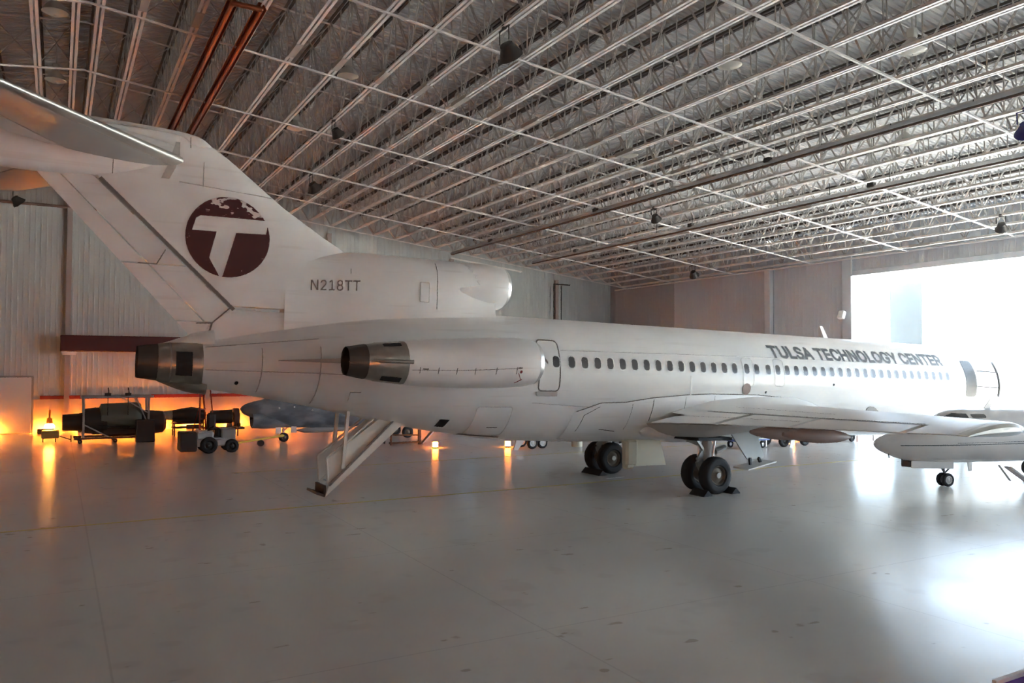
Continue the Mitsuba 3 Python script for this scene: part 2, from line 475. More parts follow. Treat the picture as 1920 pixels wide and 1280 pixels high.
# canopy beam on the back wall
t = thing('wall_canopy', 'dark red box canopy fixed high on the back wall behind the tail cone', 'canopy')
part(t, 'beam', box((-13.4, YB - 0.8, 5.6), (11.0, 1.2, 1.0), bev=0.03), 'mat_canopy')
part(t, 'bracket', cat([box((-18.4, YB - 1.0, 5.03), (0.85, 0.5, 0.10)), box((-18.4, YB - 1.0, 4.93), (0.75, 0.06, 0.12))]), 'mat_white', label='small white bracket under the left end')

# wall pipes near the far corner, plain white painted strip under the joist ends
solo('conduit', cat([path_tube([(17.84, YB - 0.5, 0.0), (17.84, YB - 0.5, 11.3), (19.5, YB - 0.5, 11.3)], 0.05), path_tube([(18.60, YB - 0.5, 0.0), (18.60, YB - 0.5, 11.2)], 0.04)]), 'mat_dark_metal', 'thin dark pipes on the back wall near the far corner', 'pipe')
solo('white_strip', bar((6.81, 31.8, 12.46), (13.06, 31.8, 11.78), 0.16, 0.09), 'mat_white', 'long white painted strip under the joist ends above the centre engine intake', 'white strip')

# radiant tube heaters
def heater(x, z, y0, y1, label, U=None, glowing=()):
    t = thing('radiant_heater', label, 'heater')
    if U:
        r = [path_tube([(x, y1, z), (x, y0, z), (x + U, y0, z), (x + U, y1, z)], 0.085, 10)]
        part(t, 'copper_tube', cat(r), 'mat_copper', smooth=40)
        for xx in (x, x + U):
            part(t, 'reflector', cat([box((xx - 0.12, (y0 + y1) / 2, z + 0.10), (0.02, y1 - y0, 0.22), ry=0.5), box((xx + 0.12, (y0 + y1) / 2, z + 0.10), (0.02, y1 - y0, 0.22), ry=-0.5), box((xx, (y0 + y1) / 2, z + 0.2), (0.16, y1 - y0, 0.02))]), 'mat_copper')
    else:
        part(t, 'heating_tube', tube((x, y0, z), (x, y1, z), 0.06, n=10), 'mat_heater_pipe', smooth=40)
        part(t, 'reflector', cat([box((x - 0.10, (y0 + y1) / 2, z + 0.08), (0.012, y1 - y0, 0.2), ry=0.6), box((x + 0.10, (y0 + y1) / 2, z + 0.08), (0.012, y1 - y0, 0.2), ry=-0.6), box((x, (y0 + y1) / 2, z + 0.165), (0.12, y1 - y0, 0.012))]), 'mat_alu')
        n = 4
        for i in range(n):
            yy = y0 + (i + 0.5) * (y1 - y0) / n
            part(t, 'burner_box', box((x, yy, z + 0.22), (0.22, 0.32, 0.2), bev=0.02), 'mat_dark_metal')
    for yy in np.arange(y0 + 1, y1, 3.0):
        part(t, 'hanger', cat([bar((x, yy, z + 0.15), (x, yy, zroof(x)), 0.02)] + ([bar((x + U, yy, z + 0.15), (x + U, yy, zroof(x + U)), 0.02)] if U else [])), 'mat_dark_metal')


heater(-14.6, 15.2, 1.9, 20.0, 'copper U-shaped tube heater under the roof above the tail', U=0.85)
heater(7.0, 12.75, -18.0, 32.0, 'long dark straight tube heater under the joists above the wing')
heater(11.2, 11.8, -18.0, 27.0, 'long straight tube heater under the joists, nearer the right wall')

# hanging black floodlights and pale high-bay lamps
def flood(x, y, label, mat_='mat_dark_metal', s=1.0, a=0.5, drop=0.0):
    z = zroof(x) - drop
    t = thing('floodlight', label, 'floodlight')
    prof = [(0.0, 0.10), (0.02, 0.16), (0.10, 0.17), (0.34, 0.30), (0.36, 0.30), (0.35, 0.27), (0.12, 0.10)]
    m = lathe([(p * s, r * s) for p, r in prof], (0, 0, 0), n=20, caps=True)
    m.apply_transform(trimesh.transformations.rotation_matrix(a, [0, 0, 1]) @ trimesh.transformations.rotation_matrix(0.75, [0, 1, 0]))
    m.apply_translation((x, y, z - 0.42 * s))
    part(t, 'housing', m, mat_, smooth=35)
    part(t, 'yoke', cat([bar((x - 0.05, y - 0.22 * s, z - 0.4 * s), (x - 0.05, y - 0.22 * s, z - 0.1), 0.04, 0.02), bar((x - 0.05, y + 0.22 * s, z - 0.4 * s), (x - 0.05, y + 0.22 * s, z - 0.1), 0.04, 0.02), bar((x - 0.05, y - 0.24 * s, z - 0.1), (x - 0.05, y + 0.24 * s, z - 0.1), 0.06, 0.03), box((x - 0.05, y, z - 0.04), (0.12, 0.12, 0.12))] + ([bar((x - 0.05, y, z), (x - 0.05, y, z + drop + 0.1), 0.05)] if drop else [])), mat_)


near = lambda x: min(jx, key=lambda q: abs(q - x))
for x, y, lb, mt, s in ((-7.3, -1.9, 'large black floodlight under a joist above the fin, largest of the hanging floodlights', 'mat_dark_metal', 1.3),
                        (-9.0, 10.4, 'small black floodlight with a white face, hanging behind the fin top', 'mat_dark_metal', 1.0),
                        (-7.4, 19.7, 'black floodlight hanging under a joist right of the maroon emblem', 'mat_dark_metal', 1.3),
                        (20.5, -1.7, 'dark floodlight hanging above the open doorway near the right edge', 'mat_dark_metal', 1.0),
                        (20.5, 19.6, 'dark floodlight hanging near the right wall above the middle of the fuselage', 'mat_dark_metal', 1.2),
                        (8.7, 10.3, 'small dark floodlight hanging among the joists above the overwing area', 'mat_dark_metal', 1.0),
                        (8.0, -8.7, 'deep blue floodlight hanging at the right edge of the picture', 'mat_navy', 1.2),
                        (-21.4, 33.2, 'black floodlight hanging on a drop rod at the far left, below the tailplane', 'mat_dark_metal', 1.3)):
    flood(near(x), y, lb, mt, s, drop=0.75 if y > 30 else 0.0)


def highbay(x, y, label):
    z = zroof(x) + 1.15
    t = thing('high_bay_lamp', label, 'lamp')
    part(t, 'reflector', lathe([(0.42, 0.10), (0.36, 0.13), (0.22, 0.30), (0.0, 0.42), (0.005, 0.40), (0.2, 0.28)], (x, y, z - 0.9), axis='z', n=24), 'mat_lamp_shell', smooth=40)
    part(t, 'lens', lathe([(-0.10, 0.03), (-0.08, 0.22), (0.01, 0.40)], (x, y, z - 0.9), axis='z', n=24), 'mat_lamp_glass', smooth=40)
    part(t, 'ballast', box((x, y, z - 0.36), (0.24, 0.24, 0.32), bev=0.03), 'mat_lamp_shell')
    part(t, 'stem', tube((x, y, z - 0.2), (x, y, zroof(x) + DEPTH), 0.02), 'mat_lamp_shell')


for x, y, lb in ((-9.6, 6.1, 'pale high-bay lamp hanging between joists above the fin, upper one'), (-9.6, 13.8, 'pale high-bay lamp hanging between joists above the fin, lower one'),
                 (-0.25, -4.1, 'pale high-bay lamp hanging among the joists at top centre'), (3.2, 5.3, 'pale high-bay lamp hanging beside the long heater'),
                 (10.0, -3.8, 'pale high-bay lamp among the bright joists at the right'), (2.6, -8.4, 'pale high-bay lamp near the top right corner'),
                 (-19.1, 15.1, 'pale high-bay lamp under the ridge, just above the tailplane'), (-19.2, 7.7, 'pale high-bay lamp under the ridge at the top left corner')):
    highbay(min([(a + b) / 2 for a, b in zip(jxs[:-1], jxs[1:])], key=lambda q: abs(q - x)), y, lb)
t = thing('wall_light', 'small white floodlight on the frame left of the open doorway', 'wall light')
part(t, 'housing', box((XR - 0.55, 10.15, 7.5), (0.28, 0.42, 0.5), ry=0.4, bev=0.03), 'mat_white')
part(t, 'arm', bar((XR - 0.5, 10.15, 7.65), (XR - 0.2, 10.15, 7.8), 0.06), 'mat_dark_metal')

# ------------------------------------------------------------------ the airliner, in its own frame (x forward, z up, origin under the main gear), sitting nose-low
PA = 0.0257376
AC = np.array([[math.cos(PA), 0, math.sin(PA), 0], [0, 1, 0, 0], [-math.sin(PA), 0, math.cos(PA), 0], [0, 0, 0, 1.0]])
air = thing('airliner', 'white three-engine airliner with a maroon T emblem on its fin', 'airplane')


def A(name, mesh, m_, smooth=False, label=None, kind=None, holder=None):
    return part(holder or air, name, mesh, m_, smooth, label, kind, M=AC)


ST = np.array([(-16.0, 3.20, 4.42, 0.60), (-15.8, 3.18, 4.44, 0.63), (-14.4, 2.98, 4.72, 0.95), (-12.8, 2.70, 5.05, 1.28), (-10.5, 2.22, 5.45, 1.60), (-8.5, 1.88, 5.63, 1.77), (-6.2, 1.62, 5.70, 1.86),
               (-3.5, 1.53, 5.70, 1.88), (17.0, 1.53, 5.70, 1.88), (18.6, 1.55, 5.62, 1.82), (20.2, 1.63, 5.32, 1.66), (21.6, 1.82, 4.72, 1.36), (22.6, 2.08, 4.05, 1.0), (23.4, 2.45, 3.6, 0.62), (23.9, 2.85, 3.2, 0.2), (23.97, 2.98, 3.05, 0.03)])
FZB, FZT, FHW = (PCH(ST[:, 0], ST[:, k]) for k in (1, 2, 3))


def unit_w(t):
    z = 1.53 + t * 4.17
    a = np.sqrt(np.maximum(1.88 ** 2 - (z - 3.82) ** 2, 0))
    b = np.sqrt(np.maximum(1.80 ** 2 - (z - 3.33) ** 2, 0))
    return np.maximum(a, b) / 1.88


def fus_y(x, z):
    zb, zt = FZB(x), FZT(x)
    return FHW(x) * unit_w(np.clip((z - zb) / (zt - zb), 0, 1))


def fus_ring(x, n=36):
    th = np.linspace(0, np.pi, n + 1)
    t = (1 - np.cos(th)) / 2
    w = unit_w(t)
    zb, zt, hw = FZB(x), FZT(x), FHW(x)
    z = zb + t * (zt - zb)
    right = np.c_[np.full(n + 1, x), -hw * w, z]
    left = np.c_[np.full(n + 1, x), hw * w, z][::-1]
    return np.vstack([right, left[1:-1]])


def on_fus(lift, side=-1):
    def fn(u, v):
        y = fus_y(u, v)
        e = 1e-3
        dz = (fus_y(u, v + e) - fus_y(u, v - e)) / (2 * e)
        n = np.stack([np.zeros_like(y), np.ones_like(y), -dz], 1)
        n /= np.linalg.norm(n, axis=1, keepdims=True)
        p = np.stack([u, y, v], 1) + lift * n
        p[:, 1] *= -side * -1 if side > 0 else -1
        return p
    return fn


xs = np.concatenate([np.arange(-15.8, -3.5, 0.25), np.arange(-3.5, 17, 0.75), np.arange(17, 23.9, 0.2), [23.9, 23.97]])
A('fuselage', loft([fus_ring(x) for x in xs]), 'mat_paint', 50)

# centre engine exhaust at the tail
ex = [(-15.75, 0.665, 3.81), (-15.9, 0.665, 3.81), (-16.35, 0.60, 3.82), (-16.75, 0.52, 3.84), (-16.85, 0.485, 3.85), (-17.32, 0.42, 3.85)]
def off_lathe(pr, y=0.0, n=48, back=None):
    t_ = np.arange(n) * 2 * np.pi / n
    rings = [np.stack([np.full(n, a), y + r * np.cos(t_), c + r * np.sin(t_)], 1) for a, r, c in pr]
    return loft(rings, caps=False)


A('tail_exhaust', off_lathe(ex[:5]), 'mat_exhaust', 35, 'bare metal exhaust cone of the centre engine')
A('tail_nozzle', off_lathe([(-16.83, 0.49, 3.85), (-17.32, 0.42, 3.85), (-17.3, 0.40, 3.85), (-16.4, 0.36, 3.85), (-16.4, 0.02, 3.85)]), 'mat_burnt', 35)
tw = [(-15.45, 0.42, 4.05, 4.78), (-15.8, 0.36, 4.1, 4.72), (-16.1, 0.28, 4.15, 4.60), (-16.5, 0.15, 4.22, 4.44), (-16.85, 0.01, 4.30, 4.32)]
A('tail_wedge', loft([np.stack([np.full(20, x), w_ * np.cos(a_), (lo + hi) / 2 + (hi - lo) / 2 * np.sin(a_)], 1) for x, w_, lo, hi in tw for a_ in [np.arange(20) * 2 * np.pi / 20]]), 'mat_paint', 50, 'white wedge tapering back over the exhaust cone')
# bucket doors and dark openings on each side of the exhaust
def on_ex(lift, side=-1):
    e = np.array(ex)[::-1]
    def fn(u, v):
        r = np.interp(u, e[:, 0], e[:, 1]); c = np.interp(u, e[:, 0], e[:, 2])
        a = v / r
        return np.stack([u, side * (r + lift) * np.cos(a), c + (r + lift) * np.sin(a)], 1)
    return fn


A('thrust_reverser_opening', patch(sg.box(-16.42, -0.32, -16.02, 0.34), on_ex(0.006), 0.06), 'mat_black', True, 'black rectangular opening in the exhaust cone')
A('exhaust_ring', patch(sg.box(-16.56, -1.9, -16.52, 1.9), on_ex(0.008), 0.06), 'mat_bare', True)
keel = []
for x in np.linspace(-17.0, -15.6, 10):
    s = math.sin(np.clip((x + 17.0) / 1.4, 0, 1) * math.pi * 0.55)
    keel.append([(x, 0.42 * math.cos(a) * (0.25 + s * 0.75), 3.42 - 0.10 + 0.10 * (-x - 15.6) / 1.4 * 1.2 + 0.32 * s * math.sin(a)) for a in np.linspace(math.pi, 2 * math.pi, 12)] )
A('exhaust_keel', loft(keel, caps=True), 'mat_exhaust', 40)

# vertical fin
def le(z): return np.interp(z, [4.2, 6.5, 7.0, 7.35, 7.6, 8.38, 9.98, 10.2], [-7.4, -10.9, -11.5, -11.95, -12.42, -13.69, -15.80, -16.1]) - np.interp(z, [9.4, 9.6, 9.75, 9.85, 9.93, 9.98], [0, 0.02, 0.07, 0.14, 0.26, 0.42])
def te(z): return -15.86 - (z - 4.40) * (3.93 / 4.15)
def hinge(z): return -15.05 - (z - 5.40) * (3.36 / 3.14) 


def fin_half(x, z):
    c = le(z) - te(z)
    u = np.clip((le(z) - x) / c, 1e-5, 1)
    tk = np.interp(z, [4.5, 7.3, 9], [0.085, 0.095, 0.10])
    return 5 * tk * c * (0.2969 * np.sqrt(u) - 0.126 * u - 0.3516 * u ** 2 + 0.2843 * u ** 3 - 0.1036 * u ** 4)


def fin_loft(zs, fa, fb, shrink=1.0, n=26):
    rings = []
    for z in zs:
        a, b = fa(z), fb(z)
        s = (1 - np.cos(np.linspace(0, np.pi, n))) / 2
        x = a + (b - a) * s
        h = fin_half(x, z) * shrink
        rings.append(np.vstack([np.c_[x, -h, np.full(n, z)], np.c_[x, h, np.full(n, z)][::-1]]))
    return loft(rings)


zz = np.concatenate([np.linspace(4.3, 6.9, 10), np.linspace(7.0, 7.7, 8), np.linspace(7.8, 9.4, 10), [9.6, 9.75, 9.85, 9.93, 9.98]])
hz = lambda z: hinge(z) if z > 5.02 else te(z)
A('fin', cat([fin_loft([z for z in zz if z > 5.3], le, lambda z: hinge(z) + 0.05), fin_loft(np.linspace(4.25, 5.35, 6), le, lambda z: np.interp(z, [4.25, 4.95, 5.35], [-15.9, -15.55, -15.0]))]), 'mat_paint', 50)
def SEAMS(lines, fn, edge, m_, smooth):
    for l_ in lines: A('panel_seam', patch(l_, fn, edge), m_, smooth)


on_fin = lambda lift, side=-1: (lambda u, v: np.stack([u, side * (fin_half(u, v) + lift), v], 1))
mid = 6.45
for z0, z1, nm in ((mid + 0.02, 8.60, 'upper'), (5.0, mid - 0.02, 'lower')):
    z_ = np.linspace(z0, z1, 9)
    r = A('rudder', fin_loft(z_, lambda z: hinge(z) - 0.07, lambda z: hinge(z) - 0.07 + (te(z) - hinge(z)) * 0.54, 0.97), 'mat_paint', 50)
    part(r, 'tab', fin_loft(z_, lambda z: hinge(z) - 0.10 + (te(z) - hinge(z)) * 0.56, te, 0.97), 'mat_paint', 50, M=AC)
A('fin_heel', fin_loft(np.linspace(4.35, 4.96, 4), lambda z: -15.5, lambda z: te(z), 0.97), 'mat_paint', 50)
A('hinge_gap', patch(ribbon([(hinge(8.55) + 0.04, 8.55), (hinge(5.35) + 0.04, 5.35)], 0.10), on_fin(0.012), 0.1), 'mat_seam', True, 'dark gap along the rudder hinge')
SEAMS([ribbon([(-15.05, 5.4), (-15.5, 4.96), (-15.9, 4.94)], 0.035), ribbon([(-15.5, 4.96), (-15.62, 4.4)], 0.05), ribbon([(-17.4, mid), (-16.95, mid), (-16.75, 6.85)], 0.03)], on_fin(0.012), 0.1, 'mat_seam', True)
SEAMS([ribbon([(-16.5, 8.68), (-15.0, 8.60), (-14.0, 8.58)], 0.02), ribbon([(-15.9, 8.62), (-15.9, 9.3)], 0.02)], on_fin(0.008), 0.1, 'mat_faint_seam', True)
disc = sg.Point(-15.19, 7.33).buffer(1.10, quad_segs=24)
T = sg.Polygon([(-16.042, 7.768), (-15.933, 7.849), (-14.13, 7.892), (-14.196, 7.504), (-14.994, 7.465), (-15.288, 6.272), (-15.353, 6.20), (-15.661, 6.73), (-15.505, 7.452), (-16.13, 7.44)])
A('emblem', patch(disc.difference(T), on_fin(0.010), 0.12), 'mat_emblem', True, 'maroon round emblem with a white letter T cut out')
# dihedral-free tail bullet on top of the fin
bl = np.array([(-15.55, 9.42, 9.52, 0.10), (-15.75, 9.0, 9.88, 0.17), (-16.1, 8.75, 10.05, 0.24), (-17.0, 8.68, 10.12, 0.29), (-18.4, 8.58, 10.14, 0.31), (-20.0, 8.54, 10.06, 0.31), (-21.5, 8.58, 9.85, 0.27), (-22.6, 8.8, 9.6, 0.17), (-23.3, 9.1, 9.3, 0.03)])
bz = [PCH(bl[::-1, 0], bl[::-1, k]) for k in (1, 2, 3)]
rings = []
for x in np.linspace(-23.28, -15.56, 50):
    b_, t_, w_ = bz[0](x), bz[1](x), bz[2](x)
    a = np.arange(36) * 2 * np.pi / 36
    ca, sa = np.cos(a), np.sin(a)
    rings.append(np.stack([np.full(36, x), w_ * np.sign(ca) * np.abs(ca) ** 0.75, (b_ + t_) / 2 + (t_ - b_) / 2 * sa], 1))
A('tail_fairing', loft(rings), 'mat_paint', 50)
on_bul = lambda lift: (lambda u, v: np.stack([u, -(bz[2](u) * np.abs(np.clip(1 - ((v - (bz[0](u) + bz[1](u)) / 2) / ((bz[1](u) - bz[0](u)) / 2 + 1e-6)) ** 2, 0, 1)) ** 0.375 + lift), v], 1))
A('wear_patch', patch(sg.Polygon([(-16.62, 9.75), (-16.52, 9.75), (-16.52, 9.4), (-16.6, 9.05), (-16.75, 8.72), (-16.95, 8.72), (-16.8, 9.1), (-16.72, 9.4)]), (lambda u, v: np.stack([u, -np.maximum(-on_bul(0.006)(u, v)[:, 1], fin_half(u, v) + 0.006), v], 1)), 0.08), 'mat_plate', True, 'grey worn arc on the tail fairing')
SEAMS([ribbon([(-16.25, 9.95), (-16.25, 8.82)], 0.018), ribbon([(-18.1, 9.1), (-18.1, 8.66)], 0.018)], on_bul(0.005), 0.08, 'mat_seam', True)


# lifting surfaces: airfoil sections along y
def foil(u, tk):
    return 5 * tk * (0.2969 * np.sqrt(u) - 0.126 * u - 0.3516 * u ** 2 + 0.2843 * u ** 3 - 0.1036 * u ** 4)


def surf(stations, y):
    s = np.array(stations)
    return [np.interp(y, s[:, 0], s[:, k]) for k in range(1, s.shape[1])]


def wing_ring(stn, y, side, u0, u1, n=22, shrink=1.0, camber=0.015, lift=0.0):
    xl, xt, zl, zt, tk = surf(stn, y)
    c = xl - xt
    s = u0 + (u1 - u0) * (1 - np.cos(np.linspace(0, np.pi, n))) / 2
    zc = zl + (zt - zl) * s + camber * c * 4 * s * (1 - s)
    h = foil(np.clip(s, 1e-6, 1), tk) * c * shrink + 0.006
    x = xl - s * c
    up = np.c_[x, np.full(n, side * y), zc + h]
    dn = np.c_[x, np.full(n, side * y), zc - h * 1.15]
    return np.vstack([up, dn[::-1]])


def wing_loft(stn, ys, side, u0, u1, **k):
    return loft([wing_ring(stn, y, side, u0, u1, **k) for y in ys])


def wing_top(stn, y, u, lift, side=-1, camber=0.015):
    out = []
    for yy, uu in zip(y, u):
        xl, xt, zl, zt, tk = surf(stn, yy)
        c = xl - xt
        out.append((xl - uu * c, side * yy, zl + (zt - zl) * uu + camber * c * 4 * uu * (1 - uu) + foil(max(uu, 1e-5), tk) * c + 0.006 + lift))
    return np.array(out)


HT = [(0.0, -16.2, -20.2, 9.28, 9.33, 0.105), (5.3, -20.25, -22.4, 9.06, 9.10, 0.095), (5.48, -20.6, -22.4, 9.06, 9.10, 0.05)]
for side in (-1, 1):
    yy = np.concatenate([np.linspace(0.2, 5.3, 12), [5.4, 5.48]])
    t_ = A('tailplane', wing_loft(HT, yy, side, 0.0, 0.70, camber=-0.004), 'mat_grey_skin', 50, 'grey swept tailplane half')
    part(t_, 'leading_edge', wing_loft(HT, yy, side, 0.0, 0.075, shrink=1.06, camber=-0.004), 'mat_bare', 50, 'bright bare metal leading edge', M=AC)
    part(t_, 'elevator', wing_loft(HT, np.linspace(0.45, 5.2, 10), side, 0.715, 1.0, camber=-0.004), 'mat_white', 50, M=AC)

# centre engine intake duct
def u_ring(x, w, zt, zb, n=16):
    a = np.linspace(0, np.pi, n)
    top = np.c_[np.full(n, x), -w * np.cos(a), zt - w + w * np.sin(a)]
    k = 10
    zs = np.linspace(zt - w, zb, k)[1:]
    f = np.linspace(0, 1, k)[1:]
    wl = w * (1 - 0.30 * np.sin(f * np.pi) * np.interp(x, [-13, -9.5, -7], [0, 0.1, 1]) )
    dn = np.c_[np.full(k - 1, x), wl, zs]
    dl = np.c_[np.full(k - 1, x), -wl, zs][::-1]
    return np.vstack([top, dn, dl])


rings = []
for x in np.linspace(-13.6, -6.95, 26):
    w = np.interp(x, [-13.6, -12.9, -12.2, -11.5, -10.8, -9.8, -8.6, -8, -6.95], [0.30, 0.33, 0.39, 0.49, 0.59, 0.70, 0.765, 0.77, 0.74])
    zt = np.interp(x, [-13.6, -12.3, -11.4, -6.95], [7.0, 7.22, 7.31, 7.33])
    zb = FZT(x) - 0.35
    rings.append(u_ring(x, w, zt, zb))
A('duct_fairing', loft(rings), 'mat_paint', 50)
A('centre_intake', off_lathe([(-8.5, 0.74, 6.57), (-7.2, 0.77, 6.585), (-6.75, 0.74, 6.59), (-6.55, 0.69, 6.60)]), 'mat_paint', 50)
A('intake_lip', off_lathe([(-6.56, 0.69, 6.6), (-6.46, 0.655, 6.6), (-6.40, 0.61, 6.6), (-6.44, 0.57, 6.6), (-6.7, 0.55, 6.6)]), 'mat_bare', 50, 'bare metal intake lip')
A('intake_throat', off_lathe([(-6.7, 0.55, 6.6), (-8.6, 0.55, 6.6), (-8.6, 0.02, 6.6)]), 'mat_burnt', 50)
duct_y = lambda x, z: np.interp(x, [-13.6, -12.9, -12.2, -11.5, -10.8, -9.8, -8.6, -8, -6.95], [0.30, 0.33, 0.39, 0.49, 0.59, 0.70, 0.765, 0.77, 0.74]) * np.where(z > 6.57, np.sqrt(np.clip(1 - ((z - 6.57) / 0.77) ** 2, 0.01, 1)), 1)
on_duct = lambda lift: (lambda u, v: np.stack([u, -(np.maximum(duct_y(u, v), np.where(u < -12, fin_half(u, v), 0)) + lift), v], 1))
SEAMS([ribbon([(-9.1, 7.15), (-9.1, 5.7)], 0.022), ribbon([(-11.75, 7.0), (-11.75, 6.6)], 0.015)], on_duct(0.012), 0.08, 'mat_seam', True)
A('access_panel', patch(rrect(0.27, 0.58, 0.03).translate(0, 0) if False else affinity.translate(rrect(0.27, 0.58, 0.03), -9.5, 6.2), on_duct(0.012), 0.08), 'mat_paint', True)
A('access_panel_seam', patch(affinity.translate(rrect(0.30, 0.61, 0.03), -9.5, 6.2).difference(affinity.translate(rrect(0.27, 0.58, 0.03), -9.5, 6.2)), on_duct(0.013), 0.08), 'mat_faint_seam', True)


def lettering(text, height, fn, bold, length=None, edge=0.12, fat=0.0):
    m = meshkit.text_mesh(text, height, 0.002, bold)
    v = m.vertices.copy()
    v[:, 0] -= v[:, 0].min(); v[:, 1] -= v[:, 1].min()
    if length: v[:, 0] *= length / v[:, 0].max()
    v[:, 1] *= height / v[:, 1].max()
    top = m.face_normals[:, 2] > 0.9
    if fat:
        shape = shapely.union_all([sg.Polygon(v[f_][:, :2]).buffer(1e-4) for f_ in m.faces[top]]).buffer(fat, join_style='mitre')
        return patch(shape, fn, edge)
    vv, ff = trimesh.remesh.subdivide_to_size(v, m.faces[top], edge, max_iter=12)
    return trimesh.Trimesh(fn(vv[:, 0], vv[:, 1]), ff, process=True)


f1 = on_duct(0.014)
A('registration', lettering('N218TT', 0.31, lambda u, v: np.stack([-12.89 + u, -(np.maximum(fin_half(-12.89 + u, 6.04 + v + 0.04 * u), duct_y(-12.89 + u, 6.04 + v)) + 0.012), 6.04 + v + 0.05 * u], 1), False, 1.42), 'mat_reg', False, 'dark brown letters N218TT')
f2 = on_fus(0.008)
A('title', lettering('TULSA TECHNOLOGY CENTER', 0.47, lambda u, v: f2(4.38 + u - 0.10 * 0, 4.67 + v), True, 10.75, 0.15, 0.016), 'mat_letter', False, 'dark grey bold letters TULSA TECHNOLOGY CENTER')

# cabin windows, one by one
WX = [-4.83 + 0.508 * i + (0.198 if i > 16 else 0.10 if i > 14 else 0) for i in range(40)]
wp = rrect(0.25, 0.36, 0.10, 4)
wr = rrect(0.31, 0.42, 0.13, 4)
for x in WX + [-5.42]:
    w = A('window', patch(affinity.translate(wp, x, 4.21), on_fus(0.007), 0.12), 'mat_win', True)
    part(w, 'rim', patch(affinity.translate(wr.difference(wp), x, 4.21), on_fus(0.010), 0.12), 'mat_white', True, M=AC)


def door(name, x0, x1, z0, z1, r, label, seam=0.03, lift=0.010, m_='mat_seam'):
    p = affinity.translate(rrect(x1 - x0, z1 - z0, r), (x0 + x1) / 2, (z0 + z1) / 2)
    d = A(name, patch(p, on_fus(lift - 0.004), 0.15), 'mat_paint', True, label)
    part(d, 'seam', patch(p.buffer(seam).difference(p), on_fus(lift), 0.1), m_, True, M=AC)
    return d


d = door('service_door', -6.02, -5.30, 3.30, 4.86, 0.12, 'white rear service door outlined in dark', 0.045)
part(d, 'sill', patch(sg.box(-6.1, 3.12, -5.33, 3.26), on_fus(0.03), 0.1), 'mat_plate', True, M=AC)
part(d, 'handle_scuff', patch(sg.Polygon([(-5.98, 4.38), (-5.9, 4.42), (-5.72, 4.2), (-5.74, 4.12), (-5.9, 4.28), (-5.88, 4.02), (-5.96, 4.0)]), on_fus(0.012), 0.06), 'mat_seam', True, M=AC)
door('overwing_exit', 2.70, 3.22, 3.58, 4.60, 0.12, 'aft overwing exit hatch', 0.016, m_='mat_faint_seam')
door('overwing_exit', 4.33, 4.83, 3.60, 4.60, 0.12, 'forward overwing exit hatch', 0.016, m_='mat_faint_seam')
d = door('cargo_door', -8.02, -6.85, 1.85, 2.76, 0.08, 'aft cargo door low on the fuselage side', 0.014, m_='mat_faint_seam')
part(d, 'gap', patch(sg.Polygon([(-8.15, 1.86), (-6.78, 1.76), (-6.78, 1.80), (-8.15, 1.91)]), on_fus(0.016), 0.1), 'mat_seam', True, M=AC)
part(d, 'handle', patch(affinity.translate(rrect(0.36, 0.03, 0.01), -7.3, 2.12), on_fus(0.018), 0.1), 'mat_seam', True, M=AC)
A('outflow_vent', patch(sg.Polygon([(-9.06, 2.38), (-8.76, 2.36), (-8.82, 2.12), (-9.10, 2.15)]), on_fus(0.012), 0.08), 'mat_black', True, 'small black vent on the lower side')
A('air_scoop', patch(sg.Point(2.88, 3.47).buffer(0.21), on_fus(0.02), 0.06), 'mat_brown', True, 'brown stained scoop below the aft overwing exit')
for x, z in ((7.62, 3.71), (-14.9, 3.35), (18.4, 2.9), (-6.4, 3.55), (3.9, 3.36)):
    A('sensor_port', patch(sg.Point(x, z).buffer(0.05), on_fus(0.012), 0.05), 'mat_black', True)
for pts, w in (([(-5.2, 4.58), (3.0, 4.66), (16, 4.66)], 0.010), ([(-15.7, 3.68), (-12.8, 3.66), (-9.5, 3.55)], 0.018), ([(-14.35, 3.1), (-14.3, 3.65), (-14.3, 4.3)], 0.03), ([(-12.85, 2.8), (-12.78, 3.6), (-12.78, 4.4)], 0.03), ([(-15.7, 4.28), (-12.8, 4.62)], 0.02), ([(-6.2, 2.9), (0, 2.55)], 0.01), ([(-11.9, 2.9), (-11.9, 3.15), (-11.6, 3.15)], 0.016)):
    A('panel_seam', patch(ribbon(pts, w), on_fus(0.006), 0.12), 'mat_faint_seam' if w < 0.1 else 'mat_seam', True)
# antenna blade on the crown
A('antenna', cat([loft([[(9.60, s * 0.03, 5.66), (9.36, s * 0.0, 5.66)][::1] + [(9.6, -s * 0.03, 5.66)] for s in (1,)] + [[(9.22, 0.015, 6.2), (9.06, 0, 6.2), (9.22, -0.015, 6.2)]])]), 'mat_white')
# windscreen, forward doorway and its open door
for pts in ([(21.6, 4.28), (21.05, 4.30), (20.95, 4.72), (21.3, 4.74)], [(20.95, 4.30), (20.45, 4.32), (20.4, 4.72), (20.87, 4.72)], [(22.15, 4.02), (21.72, 4.22), (21.5, 4.62), (21.75, 4.5)]):
    A('windscreen', patch(sg.Polygon(pts), on_fus(0.008), 0.08), 'mat_glass', True)
A('forward_doorway', patch(affinity.translate(rrect(0.80, 1.62, 0.12), 16.95, 4.14), on_fus(0.012), 0.08), 'mat_dark_metal', True, 'dark open doorway near the nose')
dm = patch(affinity.translate(rrect(0.78, 1.6, 0.12), 18.15, 4.14), lambda u, v: on_fus(0.02)(u, v) + np.array([0.15, -0.72, 0.0]), 0.1)
d = A('forward_door', cat([dm, trimesh.Trimesh(dm.vertices + [0, 0.09, 0], dm.faces[:, ::-1], process=False)]), 'mat_plate', True, 'white forward door swung open')
